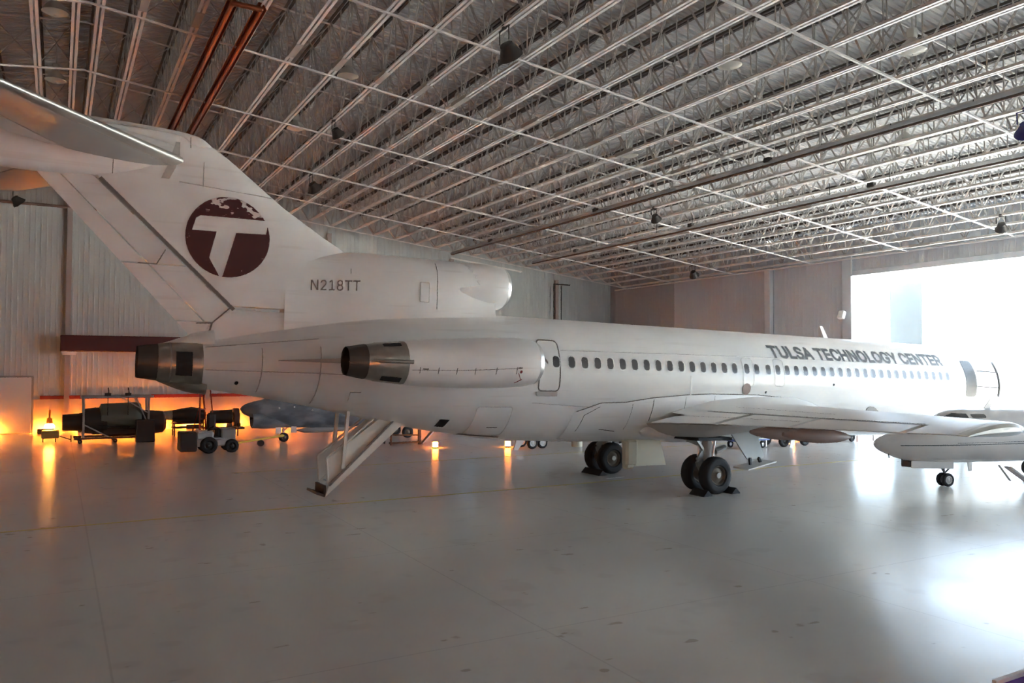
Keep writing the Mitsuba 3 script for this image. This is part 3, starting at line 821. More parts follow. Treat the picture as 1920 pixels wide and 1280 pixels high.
part(d, 'hinge_arm', cat([bar((17.4, -1.85, 4.5), (18.0, -2.5, 4.45), 0.035), bar((17.4, -1.88, 3.8), (18.0, -2.5, 3.75), 0.035)]), 'mat_plate', M=AC)

# side engines
def nacelle(side):
    Y = side * 2.90
    cz = lambda x: np.interp(x, [-12.6, -11, -9.5, -7.6, -6.9], [4.0, 4.0, 4.03, 4.11, 4.13])
    P = lambda pr: off_lathe([(x, r, cz(x)) for x, r in pr], Y)
    nm = A('engine_nacelle', P([(-11.05, 0.585), (-10.9, 0.60), (-10.2, 0.655), (-9.4, 0.695), (-8.4, 0.725), (-7.7, 0.725), (-7.3, 0.705), (-7.02, 0.655)]), 'mat_paint', 50, 'white engine nacelle on the rear fuselage')
    part(nm, 'intake_lip', P([(-7.03, 0.657), (-6.92, 0.62), (-6.86, 0.575), (-6.9, 0.53), (-7.2, 0.51)]), 'mat_bare', 50, 'bare metal intake lip', M=AC)
    part(nm, 'intake_throat', P([(-7.2, 0.51), (-8.6, 0.52), (-8.6, 0.02)]), 'mat_burnt', 50, M=AC)
    part(nm, 'thrust_reverser', P([(-11.03, 0.575), (-11.08, 0.585), (-11.85, 0.515), (-11.87, 0.50), (-12.12, 0.455)]), 'mat_exhaust', 35, 'dark metal reverser sleeve', M=AC)
    part(nm, 'nozzle', P([(-12.10, 0.452), (-12.13, 0.465), (-12.62, 0.375), (-12.60, 0.355), (-11.9, 0.33), (-11.9, 0.02)]), 'mat_burnt', 35, 'dark open exhaust nozzle', M=AC)
    # actuator fairings on the outboard side
    o = side * 0.55
    part(nm, 'actuator_fairing', cat([tube((-10.95, Y + side * 0.595, 4.02), (-11.75, Y + side * 0.55, 4.02), 0.055, 0.05, 10), tube((-11.75, Y + side * 0.55, 4.02), (-12.1, Y + side * 0.475, 4.02), 0.05, 0.012, 10)]), 'mat_exhaust', 40, M=AC)

    def on_n(lift):
        xs_, rs_ = np.array([(-12.12, 0.455), (-11.85, 0.515), (-11.08, 0.585), (-10.9, 0.60), (-10.2, 0.655), (-9.4, 0.695), (-8.4, 0.725), (-7.7, 0.725), (-7.3, 0.705), (-7.02, 0.655)]).T
        def fn(u, v):
            r = np.interp(u, xs_, rs_) + lift
            c = np.interp(u, [-12.6, -11, -9.5, -7.6, -6.9], [4.0, 4.0, 4.03, 4.11, 4.13])
            return np.stack([u, Y + side * r * np.cos(v / 0.65), c + r * np.sin(v / 0.65)], 1)
        return fn
    part(nm, 'blocker_opening', patch(sg.box(-11.75, -0.75, -11.2, -0.50), on_n(0.006), 0.06), 'mat_black', True, M=AC)
    part(nm, 'blocker_opening', patch(sg.box(-11.7, 0.56, -11.2, 0.74), on_n(0.006), 0.06), 'mat_black', True, M=AC)
    L = [ribbon([(-10.98, -0.21), (-7.85, -0.15)], 0.014)] + [ribbon([(x, -0.30), (x, -0.12)], 0.022) for x in (-10.75, -10.23, -9.7, -9.15, -8.5, -7.85)]
    part(nm, 'latch_line', patch(shapely.union_all(L + [sg.box(-10.68, -0.19, -10.52, -0.15), sg.box(-7.82, -0.16, -7.68, -0.12)]), on_n(0.006), 0.06), 'mat_seam', True, M=AC)
    part(nm, 'marking', patch(shapely.union_all([sg.Point(-7.7, -0.24).buffer(0.04), ribbon([(-7.62, -0.5), (-7.78, -0.28)], 0.016), ribbon([(-7.8, -0.6), (-7.6, -0.46)], 0.03)]), on_n(0.006), 0.05), 'mat_red_trim', True, M=AC)
    rr = []
    for y in np.linspace(1.2, 2.75, 5):
        s = np.linspace(0, 1, 14)
        x = -7.5 - 4.9 * s + (0.0 if y > 1.3 else 0.4)
        h = 0.26 * np.sin(np.pi * np.clip(s, 0, 1) ** 0.6) + 0.01
        rr.append(np.vstack([np.c_[x, np.full(14, side * y), 4.0 + h], np.c_[x, np.full(14, side * y), 4.0 - h][::-1]]))
    part(nm, 'pylon', loft(rr), 'mat_paint', 50, M=AC)
    part(nm, 'pylon_tip', loft([[(-12.2, side * 1.2, 3.95), (-12.2, side * 2.5, 3.95), (-12.2, side * 2.5, 4.1), (-12.2, side * 1.2, 4.1)], [(-13.9, side * 1.1, 3.97), (-13.9, side * 1.4, 3.97), (-13.9, side * 1.4, 3.99), (-13.9, side * 1.1, 3.99)]]), 'mat_plate', M=AC)


nacelle(-1)
nacelle(1)

# wing: y, LE x, TE x, LE z, TE z, thickness
WG = [(1.2, 7.3, -1.6, 2.35, 2.24, 0.115), (1.9, 6.9, -1.72, 2.38, 2.28, 0.115), (5.5, 3.9, -2.25, 2.62, 2.46, 0.108), (10.0, 0.35, -4.0, 2.80, 2.66, 0.10), (14.75, -3.4, -5.55, 2.97, 2.87, 0.115), (15.0, -3.70, -5.62, 2.97, 2.87, 0.10), (15.1, -3.95, -5.62, 2.97, 2.87, 0.05)]
for side in (-1, 1):
    ya = np.concatenate([np.linspace(1.2, 14.7, 28), [14.75, 14.85, 14.95, 15.0, 15.05, 15.1]])
    inner = ya[ya < 14.3]
    w = A('wing', cat([wing_loft(WG, inner, side, 0.0, 0.74), wing_loft(WG, ya[ya > 13.6], side, 0.0, 1.0)]), 'mat_white', 40, 'swept white wing')
    for nm, y0, y1 in (('inboard_flap', 2.05, 5.45), ('outboard_flap', 5.9, 9.7), ('aileron', 9.85, 13.5)):
        part(w, nm, wing_loft(WG, np.linspace(y0, y1, 8), side, 0.752, 1.0, shrink=0.98), 'mat_white', 40, M=AC)
    # spoiler and flap seams on the upper skin
    for ua, y0, y1, wd in ((0.745, 2.0, 13.6, 0.05), (0.60, 2.6, 9.6, 0.03), (0.87, 2.2, 9.6, 0.025), (0.22, 2.2, 14.4, 0.02)):
        yy = np.linspace(y0, y1, 48)
        xl = np.array([surf(WG, q)[0] - surf(WG, q)[1] for q in yy])
        ha = wing_top(WG, yy, np.full(48, ua) - wd / 2 / xl, 0.014, side)
        hb = wing_top(WG, yy, np.full(48, ua) + wd / 2 / xl, 0.014, side)
        part(w, 'panel_seam', loft([np.stack([a, b]) for a, b in zip(ha, hb)], closed=False, caps=False), 'mat_seam', M=AC)
    # flap track fairings
    for y, L, h in ((8.7, 2.2, 0.17), (10.25, 2.3, 0.18)):
        xl, xt, zl, zt, tk = surf(WG, y)
        rr = []
        for s in np.linspace(0, 1, 14):
            r = math.sin(math.pi * min(1, s * 0.94 + 0.03)) ** 0.6
            x = xt - 0.55 + L * s
            a = np.arange(14) * 2 * np.pi / 14
            zc = zt - 0.13 - 0.10 * s
            rr.append(np.stack([np.full(14, x), side * y + 0.17 * r * np.cos(a), zc + h * r * np.sin(a)], 1))
        part(w, 'flap_track_fairing', loft(rr), 'mat_brown' if y > 4 else 'mat_plate', 50, 'brown flap track fairing under the trailing edge' if y > 4 else None, M=AC)
    part(w, 'tip_cap', wing_loft(WG, [14.86, 14.95, 15.0, 15.06, 15.105], side, 0.03, 0.97, shrink=1.05), 'mat_bare', 40, 'bare metal wing tip cap', M=AC)
    # stall fence
    ff = []
    for u in np.linspace(0.03, 0.14, 10):
        b = wing_top(WG, [8.2], [u], -0.02, side)[0]
        ff.append((b[0], b[2], 0.05 + 0.13 * math.sin(math.pi * (u - 0.028) / 0.114) ** 0.7))
    ff = np.array(ff)
    part(w, 'fence', loft([np.vstack([np.c_[ff[:, 0], np.full(10, yy), ff[:, 1]], np.c_[ff[:, 0], np.full(10, yy), ff[:, 1] + ff[:, 2]][::-1]]) for yy in (side * 8.19, side * 8.22)]), 'mat_plate', M=AC)
# wing-to-body fairing, as a bulge around the lower fuselage
rr = []
for x in np.linspace(-4.6, 9.2, 40):
    top = np.interp(x, [-4.6, -3.6, -2.6, -1.5, 0, 1.2, 3.5, 5.5, 7.5, 9.2], [2.6, 2.9, 2.93, 3.08, 3.2, 3.25, 3.24, 3.12, 2.7, 2.2])
    o = np.interp(x, [-4.6, -3.0, -1.0, 5.5, 7.5, 9.2], [0.005, 0.03, 0.10, 0.10, 0.05, 0.0])
    zs = np.concatenate([np.linspace(top, 1.75, 12)])
    ww = fus_y(np.full(12, x), zs) + o * np.minimum(1, 0.25 + np.linspace(0, 4, 12))
    right = np.c_[np.full(12, x), -ww, zs]
    bz0 = FZB(x) - o * 0.6
    bot = np.array([(x, -ww[-1] * k, bz0 + (1.75 - bz0) * k ** 2) for k in (0.8, 0.5, 0.0, -0.5, -0.8)])
    rr.append(np.vstack([right, bot, right[::-1] * [1, -1, 1]]))
A('wing_root_fairing', loft(rr, closed=False, caps=False), 'mat_paint', 40)
fz = np.array([(-4.5, 2.63), (-3.6, 2.92), (-2.6, 2.95), (-1.5, 3.1), (0, 3.22), (1.2, 3.27), (3.5, 3.26), (5.4, 3.14)])
A('panel_seam', patch(ribbon(fz, 0.03), on_fus(0.02), 0.1), 'mat_seam', True)
fair = lambda u, v: on_fus(0.0)(u, v) + np.stack([0 * u, -np.interp(u, [-4.6, -3.0, -1.0, 5.5], [0.005, 0.03, 0.10, 0.10]) - 0.006, 0 * u], 1)
SEAMS([ribbon([(-1.45, 3.05), (-1.45, 2.3)], 0.035), ribbon([(-0.05, 3.15), (-0.05, 2.5)], 0.02), ribbon([(-2.3, 2.9), (-2.3, 2.0)], 0.015), ribbon([(1.3, 3.2), (1.3, 2.7)], 0.015), ribbon([(-4.2, 1.95), (-4.15, 2.5), (-3.6, 2.8)], 0.02), ribbon([(-3.3, 2.02), (-2.6, 1.94)], 0.03)], fair, 0.1, 'mat_seam', True)
for side in (-1, 1):
    rr = []
    for x_ in np.linspace(-1.85, 1.2, 14):
        f_ = math.sin(math.pi * min(1, (x_ + 1.87) / 3.6)) ** 0.55 if x_ < 0 else 1.0
        a_ = np.arange(20) * 2 * np.pi / 20
        rr.append(np.stack([np.full(20, x_), side * 1.62 + 0.62 * f_ * np.cos(a_), 1.92 + 0.36 * f_ * np.sin(a_)], 1))
    A('fairing_lobe', loft(rr), 'mat_paint', 50)
    rr = []
    for y_ in np.linspace(1.7, 6.6, 14):
        xl, xt, zl, zt, tk = surf(WG, y_)
        L_ = 4.6 - 0.25 * y_
        d_ = np.interp(y_, [1.7, 3.2, 4.5, 6.6], [0.50, 0.46, 0.30, 0.02])
        s_ = np.linspace(0, 1, 14)
        x_ = xt + 0.05 + L_ * s_
        zb_ = zt + 0.01 * s_
        rr.append(np.vstack([np.stack([x_, np.full(14, side * y_), zb_ - 0.04 - d_ * np.sin(np.pi * s_ ** 0.75) ** 0.7], 1), np.stack([x_, np.full(14, side * y_), zb_ - 0.02], 1)[::-1]]))
    A('underwing_fairing', loft(rr), 'mat_plate', 50)
    # concave fillet where the wing top meets the fuselage
    rr = []
    for x_ in np.linspace(-0.6, 7.4, 26):
        tp = np.interp(x_, [-0.6, 1.2, 3.5, 5.5, 6.6, 7.4], [2.62, 3.05, 3.22, 3.18, 2.95, 2.5])
        row = []
        for k_ in np.linspace(0, 1, 9):
            yy_ = 1.80 + 1.9 * k_
            xl, xt = surf(WG, yy_)[:2]
            u_ = (xl - x_) / (xl - xt)
            zw = wing_top(WG, [yy_], [min(max(u_, 0.001), 1)], 0.0, side)[0][2] - (0.25 if u_ < 0 else 0.02)
            row.append((x_, side * yy_, zw + max(0, tp - zw) * (1 - k_) ** 2.4))
        rr.append(row)
    A('wing_fillet', loft(rr, closed=False, caps=False), 'mat_white', 50)
A('side_strut', bar((0.04, -2.02, 3.2), (0.10, -1.97, 3.88), 0.03, 0.05), 'mat_white')

# main landing gear
def wheel(holder, c, r, w, rim=0.52, M=AC, prefix='wheel', hubmat='mat_hub'):
    k = unique(holder + '__' + prefix)
    tw = w / 2
    prof = [(-tw * 0.75, rim * r), (-tw * 0.95, rim * r * 1.12), (-tw, 0.78 * r), (-tw * 0.85, 0.92 * r), (-tw * 0.5, 0.99 * r), (0, r), (tw * 0.5, 0.99 * r), (tw * 0.85, 0.92 * r), (tw, 0.78 * r), (tw * 0.95, rim * r * 1.12), (tw * 0.75, rim * r)]
    ex_ = {} if M is None else {'to_world': mi.ScalarTransform4f(np.asarray(M).tolist())}
    scene[k] = mikit.ply(lathe(prof, c, axis='y', n=40), 'mat_rubber', smooth=40, **ex_)
    hp = [(-tw * 0.8, 0.01), (-tw * 0.8, 0.16 * r), (-tw * 0.65, 0.2 * r), (-tw * 0.45, 0.40 * r), (-tw * 0.7, 0.46 * r), (-tw * 0.8, 0.5 * r), (-tw * 0.76, rim * r)]
    hub = cat([lathe(hp, c, axis='y', n=28), lathe([(-a, b) for a, b in hp], c, axis='y', n=28)])
    if len(k.split('__')) < 3:
        part(k, 'hub', hub, hubmat, 40, M=M)
    else:
        part(holder, 'hub', hub, hubmat, 40, M=M)
    return k


for side in (-1, 1):
    g = unique('airliner__main_gear')
    Y = side * 2.86
    scene[g] = mikit.ply(cat([tube((0, Y, 0.62), (0, Y, 1.15), 0.085, n=14), tube((0, Y, 1.1), (0.05, Y, 2.1), 0.165, n=16), tube((0, Y - 0.62, 0.62), (0, Y + 0.62, 0.62), 0.09, n=14)]), 'mat_plate', smooth=40, to_world=mi.ScalarTransform4f(AC.tolist()))
    part(g, 'shock_strut', cat([tube((0.16, Y - 0.1, 0.85), (0.28, Y - 0.12, 1.85), 0.045), tube((-0.28, Y + 0.1, 0.95), (-0.24, Y + 0.1, 1.6), 0.04)]), 'mat_chrome', 40, M=AC)
    for bm in (bar((0.0, Y, 1.5), (-0.1, side * 1.7, 1.75), 0.14, 0.10), bar((0, Y, 1.25), (-0.6, Y + side * 0.05, 1.9), 0.09, 0.09), cat([bar((-0.2, Y, 0.78), (-0.35, Y, 1.05), 0.10, 0.22), bar((-0.35, Y, 1.05), (-0.1, Y, 1.4), 0.08, 0.2)]), tube((0.3, Y - 0.1, 1.35), (0.75, Y - 0.1, 1.5), 0.11, 0.09)):
        part(g, 'brace', bm, 'mat_grey_skin', M=AC)
    part(g, 'gear_well', box((0.0, side * 2.55, 1.80), (1.5, 1.5, 0.10)), 'mat_black', M=AC)
    for dy in (-0.43, 0.43):
        wheel(g, (0, Y + dy, 0.61), 0.615, 0.42)
    if side < 0: A('gear_door', cat([loft([[(x, side * 0.92, 1.62) for x in (-2.1, -0.4)] + [(x, side * 0.96, 1.62) for x in (-0.4, -2.1)], [(x, side * 1.02, 0.72) for x in (-1.9, -0.2)] + [(x, side * 1.06, 0.72) for x in (-0.2, -1.9)]]), box((-1.92, side * 1.18, 1.2), (0.5, 0.34, 0.9), bev=0.08), box((-1.98, side * 1.18, 0.78), (0.35, 0.3, 0.25), bev=0.06)]), 'mat_primer', label='cream inner gear door hanging open')
    dr2 = A('gear_door', cat([loft([[(0.45, side * 3.35, 2.15), (1.65, side * 3.4, 2.2), (1.65, side * 3.46, 2.2), (0.45, side * 3.41, 2.15)], [(1.0, side * 3.7, 1.15), (1.75, side * 3.75, 1.18), (1.75, side * 3.80, 1.18), (1.0, side * 3.75, 1.15)]])]), 'mat_grey_skin', label='grey outer gear door hanging below the wing')
    A('gear_door', loft([[(0.55, side * 3.55, 0.86), (1.7, side * 3.6, 1.06), (1.7, side * 3.62, 1.12), (0.55, side * 3.57, 0.92)], [(0.75, side * 4.05, 0.82), (2.0, side * 4.1, 1.06), (2.0, side * 4.1, 1.10), (0.75, side * 4.05, 0.86)]]), 'mat_white', label='small white gear door plate held nearly level')
    A('door_link', cat([bar((1.1, side * 3.75, 1.2), (1.1, side * 3.8, 0.95), 0.08), bar((1.5, side * 3.75, 1.2), (1.5, side * 3.85, 1.05), 0.08)]), 'mat_black')
# nose gear
g = unique('airliner__nose_gear')
scene[g] = mikit.ply(cat([tube((19.28, 0, 0.91), (19.2, 0, 2.2), 0.09, n=14), tube((19.28, -0.3, 0.91), (19.28, 0.3, 0.91), 0.06)]), 'mat_white', smooth=40, to_world=mi.ScalarTransform4f(AC.tolist()))
for dy in (-0.29, 0.29):
    wheel(g, (19.28, dy, 0.91), 0.40, 0.26)

# ventral airstair
for side in (-1, 1):
    y0, y1 = side * 0.42, side * 0.46
    def plate(pts, ya, yb):
        return trimesh.Trimesh(*(lambda m: (np.c_[m.vertices[:, 0], ya + m.vertices[:, 2] * (yb - ya), m.vertices[:, 1]], m.faces[:, ::-1]))(trimesh.creation.extrude_polygon(sg.Polygon(pts), 1.0, engine='earcut')), process=False)
    s = A('airstair_side', plate([(-10.6, 2.45), (-12.26, 1.20), (-12.2, 0.51), (-10.25, 2.32)], y0, y1), 'mat_stair', label='beige side panel of the lowered rear airstair' if side < 0 else None)
    part(s, 'stringer', plate([(-10.25, 2.38), (-12.2, 0.47), (-12.31, 0.13), (-9.95, 2.25)], side * 0.43, side * 0.54), 'mat_stair', M=AC)
    part(s, 'handrail', path_tube([(-10.9, side * 0.45, 2.36), (-12.28, side * 0.45, 1.22), (-12.22, side * 0.45, 0.5)], 0.035), 'mat_stair', 40, M=AC)
    part(s, 'edge_seam', bar((-10.25, side * 0.545, 2.36), (-12.2, side * 0.545, 0.45), 0.02, 0.05), 'mat_seam', M=AC)
    part(s, 'support_strut', bar((-11.7, side * 0.50, 2.75), (-11.82, side * 0.50, 0.92), 0.11, 0.09), 'mat_stair', M=AC)
for i in range(11):
    f = (i + 0.5) / 11
    x, z = -10.3 + f * (-12.25 + 10.3), 2.15 + f * (0.25 - 2.15)
    A('step', box((x, 0, z), (0.22, 0.84, 0.03)), 'mat_grey_skin')
A('foot_tread', cat([box((-12.42, 0, 0.20), (0.30, 0.98, 0.07), ry=0.35), box((-12.3, 0, 0.30), (0.06, 0.9, 0.3))]), 'mat_dark_metal', label='dark foot of the airstair')

# wheel chocks
def chock(x, y, label, w=0.7):
    v = [(x - 0.2, y - w / 2, 0), (x + 0.2, y - w / 2, 0), (x, y - w / 2, 0.2), (x - 0.2, y + w / 2, 0), (x + 0.2, y + w / 2, 0), (x, y + w / 2, 0.2)]
    solo('wheel_chock', trimesh.convex.convex_hull(np.array(v)), 'mat_rubber', label, 'wheel chock')


chock(-0.62, -3.3, 'black wheel chock behind the near main wheels of the airliner')
chock(0.62, -3.3, 'black wheel chock ahead of the near main wheels of the airliner')
chock(-0.62, 2.7, 'black wheel chock behind the far main wheels of the airliner', 1.2)

# ------------------------------------------------------------------ business jet at the right
ja = math.radians(-14)
BJ = np.array([[math.cos(ja), -math.sin(ja), 0, 8.4], [math.sin(ja), math.cos(ja), 0, -5.95], [0, 0, 1, 0], [0, 0, 0, 1.0]])
jet = thing('business_jet', 'small white business jet with a thin dark stripe, nose under the airliner wing tip', 'airplane')
J = lambda name, mesh, m_, smooth=False, label=None, holder=None: part(holder or jet, name, mesh, m_, smooth, label, M=BJ)
bs = np.array([(-2.95, 1.53, 1.59, 0.03), (-2.85, 1.40, 1.71, 0.14), (-2.5, 1.22, 1.86, 0.30), (-1.7, 0.97, 2.05, 0.52), (-0.9, 0.88, 2.24, 0.70), (-0.3, 0.85, 2.46, 0.79), (0.25, 0.83, 2.68, 0.84), (0.8, 0.82, 2.74, 0.86), (3.5, 0.80, 2.74, 0.87), (6.5, 0.80, 2.74, 0.87), (9.0, 1.25, 2.6, 0.7), (11.2, 1.9, 2.3, 0.15)])
BZ = [PCH(bs[:, 0], bs[:, k]) for k in (1, 2, 3)]
def bj_y(s, z):
    c, h = (BZ[0](s) + BZ[1](s)) / 2, (BZ[1](s) - BZ[0](s)) / 2
    return BZ[2](s) * np.sqrt(np.clip(1 - ((z - c) / h) ** 2, 0, 1))
def bj_ring(s, n=40):
    a = np.arange(n) * 2 * np.pi / n
    c, h = (BZ[0](s) + BZ[1](s)) / 2, (BZ[1](s) - BZ[0](s)) / 2
    return np.stack([np.full(n, s), BZ[2](s) * np.cos(a), c + h * np.sin(a)], 1)
on_bj = lambda lift, side=-1: (lambda u, v: np.stack([u, side * (bj_y(u, v) + lift), v], 1))
J('fuselage', loft([bj_ring(s) for s in np.concatenate([np.linspace(-2.95, -2.4, 8), np.linspace(-2.2, 1.2, 22), np.linspace(1.6, 11.2, 24)])]), 'mat_biz', 50)
J('stripe', patch(shapely.union_all([ribbon([(-2.2, 1.52), (6, 1.53)], 0.035), ribbon([(-0.2, 1.59), (6, 1.61)], 0.014)]), on_bj(0.006), 0.1), 'mat_letter', True, 'thin dark double stripe')
for sd in (-1, 1):
    J('cockpit_window', patch(sg.Polygon([(-0.22, 2.47), (0.50, 2.44), (0.52, 2.58), (0.10, 2.60)]), on_bj(0.006, sd), 0.06), 'mat_glass', True)
    J('cockpit_window', patch(affinity.translate(rrect(0.62, 0.13, 0.05), 0.95, 2.50), on_bj(0.006, sd), 0.06), 'mat_glass', True)
    for i in range(5):
        J('cabin_window', patch(affinity.translate(rrect(0.34, 0.3, 0.1), 3.4 + 0.8 * i, 2.25), on_bj(0.006, sd), 0.06), 'mat_glass', True)
    J('wing', loft([np.stack([lx + c * u, np.full(24, sd * y), z + 0.02 + np.r_[1, -1].repeat(12) * foil(np.clip(u / 1, 1e-5, 1), 0.11) * c], 1) for y, lx, c, z in ((0.5, 3.0, 3.0, 0.92), (2.0, 4.2, 1.9, 1.0), (6.0, 4.9, 1.1, 1.25)) for u in [np.r_[np.linspace(1, 0, 12), np.linspace(0, 1, 12)]]]), 'mat_biz', 40)
    J('engine', lathe([(7.0, 0.30), (6.9, 0.34), (7.1, 0.40), (8.2, 0.42), (9.2, 0.30), (9.2, 0.24), (8.6, 0.2)], (0, sd * 1.15, 2.35)), 'mat_biz', 40)
    J('tailplane', loft([np.stack([9.6 + 0.55 * abs(y) + c * u, np.full(24, sd * y), 4.1 + np.r_[1, -1].repeat(12) * foil(np.clip(u, 1e-5, 1), 0.09) * c], 1) for y, c in ((0.0, 1.4), (2.0, 0.8)) for u in [np.r_[np.linspace(1, 0, 12), np.linspace(0, 1, 12)]]]), 'mat_biz', 40)
J('fin', loft([np.stack([x0 + c * u, np.r_[1, -1].repeat(12) * foil(np.clip(u, 1e-5, 1), 0.09) * c, np.full(24, z)], 1) for z, x0, c in ((2.3, 8.0, 2.9), (4.15, 9.6, 1.5)) for u in [np.r_[np.linspace(1, 0, 12), np.linspace(0, 1, 12)]]]), 'mat_biz', 40)
J('antenna', loft([[(1.75, -0.02, 2.7), (2.05, 0, 2.7), (1.75, 0.02, 2.7)], [(2.08, -0.012, 3.1), (2.24, 0, 3.1), (2.08, 0.012, 3.1)]]), 'mat_biz')
J('antenna', loft([[(1.0, -0.02, 0.9), (1.22, 0, 0.9), (1.0, 0.02, 0.9)], [(1.06, -0.012, 0.50), (1.2, 0, 0.5), (1.06, 0.012, 0.5)]]), 'mat_biz')
for s, z in ((-2.45, 1.13), (-1.9, 0.96)):
    J('probe', bar((s, -0.1, z + 0.1), (s + 0.02, -0.1, z - 0.05), 0.03), 'mat_dark_metal')
for sd in (-1, 1):
    J('gear_door', cat([box((-0.72, sd * 0.22, 0.80), (1.80, 0.03, 0.26), ry=0.045, bev=0.01)]), 'mat_biz')
J('landing_light', box((-1.55, 0, 0.84), (0.22, 0.40, 0.2)), 'mat_dark_metal')
g = unique('business_jet__nose_gear')
scene[g] = mikit.ply(cat([tube((0.0, 0, 0.24), (-0.05, 0, 0.95), 0.035), bar((-0.02, 0, 0.5), (-0.32, 0, 0.92), 0.05), bar((0, 0, 0.45), (0.2, 0, 0.62), 0.04), tube((0, -0.14, 0.235), (0, 0.14, 0.235), 0.03)]), 'mat_dark_metal', smooth=40, to_world=mi.ScalarTransform4f(BJ.tolist()))
for dy in (-0.12, 0.12):
    wheel(g, (0.02, dy, 0.235), 0.235, 0.15, rim=0.6, M=BJ, hubmat='mat_biz')
J('cabin_stair', cat([bar((1.85, -0.9, 0.72), (2.75, -1.0, 0.12), 0.34, 0.06), bar((1.75, -0.62, 0.76), (2.1, -0.75, 0.22), 0.10, 0.04)]), 'mat_biz', label='open cabin step hanging below the fuselage')
g = unique('business_jet__main_gear')
scene[g] = mikit.ply(cat([tube((5.6, -1.5, 0.3), (5.6, -1.5, 1.0), 0.06), tube((5.6, 1.5, 0.3), (5.6, 1.5, 1.0), 0.06)]), 'mat_dark_metal', smooth=40, to_world=mi.ScalarTransform4f(BJ.tolist()))
for dy in (-1.62, 1.62):
    wheel(g, (5.6, dy, 0.30), 0.30, 0.2, M=BJ)

# ------------------------------------------------------------------ along the back wall: amber lights, engines, jet, tug
def amber_light(x, y, label, h=0.26, r=0.15, s=1.0, group=None):
    t = thing('uplight', label, 'lamp', group)
    part(t, 'base', lathe([(0.0, 0.02), (0.0, r * 1.15), (0.05, r * 1.1), (0.05, 0.02)], (x, y, 0), axis='z', n=20), 'mat_dark_metal')
    m = trimesh.creation.cylinder(r, h, sections=20).apply_translation((x, y, 0.05 + h / 2))
    part(t, 'glowing_body', m, 'mat_amber', emitter=glow((1.0, 0.235, 0.022), AMBER * 8 * s))


for x, y, lb, s in ((-2.0, 14.8, 'glowing amber floor light seen under the rear fuselage, left one', 0.6), (1.5, 13.4, 'glowing amber floor light seen under the middle of the fuselage, right one', 0.6),
                    (17.3, 8.6, 'glowing amber floor light under the wing near the open doorway', 1.0)):
    amber_light(x, y, lb, s=s)


def uplight_bank(x, y, w, label, s=1.0, group='amber uplights along the back wall'):
    t = thing('uplight', label, 'lamp', group)
    part(t, 'housing', cat([box((x, y, 0.06), (w, 0.36, 0.12), bev=0.02), box((x, y - 0.10, 0.17), (w, 0.14, 0.16)), box((x, y - 0.045, 0.265), (w, 0.27, 0.02))]), 'mat_dark_metal')
    part(t, 'glowing_lens', box((x, y + 0.035, 0.18), (w - 0.06, 0.14, 0.12)), 'mat_amber', emitter=glow((1.0, 0.235, 0.022), AMBER * 65 * s))


for x, s_, lb in ((-22.6, 0.35, 'low amber uplight in front of the pale door panel at the far left'), (-19.6, 1.0, 'low amber uplight by the back wall behind the lantern cart'), (-17.4, 1.3, 'low amber uplight by the back wall behind the left end of the engine stand'),
                  (-15.2, 1.3, 'low amber uplight by the back wall behind the middle of the engine stand'), (-13.2, 1.5, 'low amber uplight by the back wall right of the engine stand'), (-11.0, 1.2, 'low amber uplight by the back wall behind the hoist stand'),
                  (-8.4, 1.0, 'low amber uplight by the back wall behind the stripped engine'), (-4.6, 1.3, 'low amber uplight by the back wall behind the blue-grey jet nose'), (-0.5, 1.5, 'low amber uplight by the back wall behind the blue-grey jet tail'), (6.0, 1.0, 'low amber uplight by the back wall, hidden behind the middle of the airliner')):
    uplight_bank(x, YB - (1.05 if x < -20.5 else 0.55), 0.9, lb, s_, None)
for x, lb in ((-38, 'leftmost'), (-30, 'second from the left'), (-22, 'third from the left'), (-13, 'rightmost')):
    t = thing('uplight', f'amber uplight by the front wall behind the viewpoint, {lb} one', 'lamp')
    part(t, 'housing', cat([box((x, YF + 0.9, 0.06), (0.9, 0.36, 0.12), bev=0.02)]), 'mat_dark_metal')
    part(t, 'glowing_lens', box((x, YF + 0.88, 0.14), (0.84, 0.24, 0.04)), 'mat_amber', emitter=glow((1.0, 0.235, 0.022), AMBER * 24))

# glowing lamp on a small wheeled box
t = thing('lantern_cart', 'small green-grey box cart carrying a glowing amber lantern, left of the engine stand', 'lantern')
part(t, 'box_body', box((-19.3, 27.9, 0.42), (0.85, 0.55, 0.45), bev=0.04), 'mat_green_box')
part(t, 'lantern', lathe([(0.72, 0.05), (0.74, 0.24), (0.86, 0.27), (0.98, 0.2), (1.02, 0.05)], (-19.35, 27.9, 0), axis='z', n=20), 'mat_amber', 40, emitter=glow((1.0, 0.34, 0.05), AMBER * 7))
part(t, 'lantern_cap', cat([lathe([(1.02, 0.02), (1.02, 0.16), (1.3, 0.12), (1.3, 0.02)], (-19.35, 27.9, 0), axis='z', n=16), tube((-19.35, 27.9, 1.3), (-19.35, 27.9, 1.75), 0.05)]), 'mat_amber')
part(t, 'leg', cat([bar((-19.65 + 0.6 * i, 27.7 + 0.4 * j, 0), (-19.65 + 0.6 * i, 27.7 + 0.4 * j, 0.25), 0.05) for i in (0, 1) for j in (0, 1)]), 'mat_dark_metal')
part(t, 'tow_handle', cat([bar((-18.85, 27.7, 0.3), (-18.3, 27.5, 0.1), 0.04), bar((-18.3, 27.5, 0.0), (-18.3, 27.5, 0.35), 0.05)]), 'mat_dark_metal')

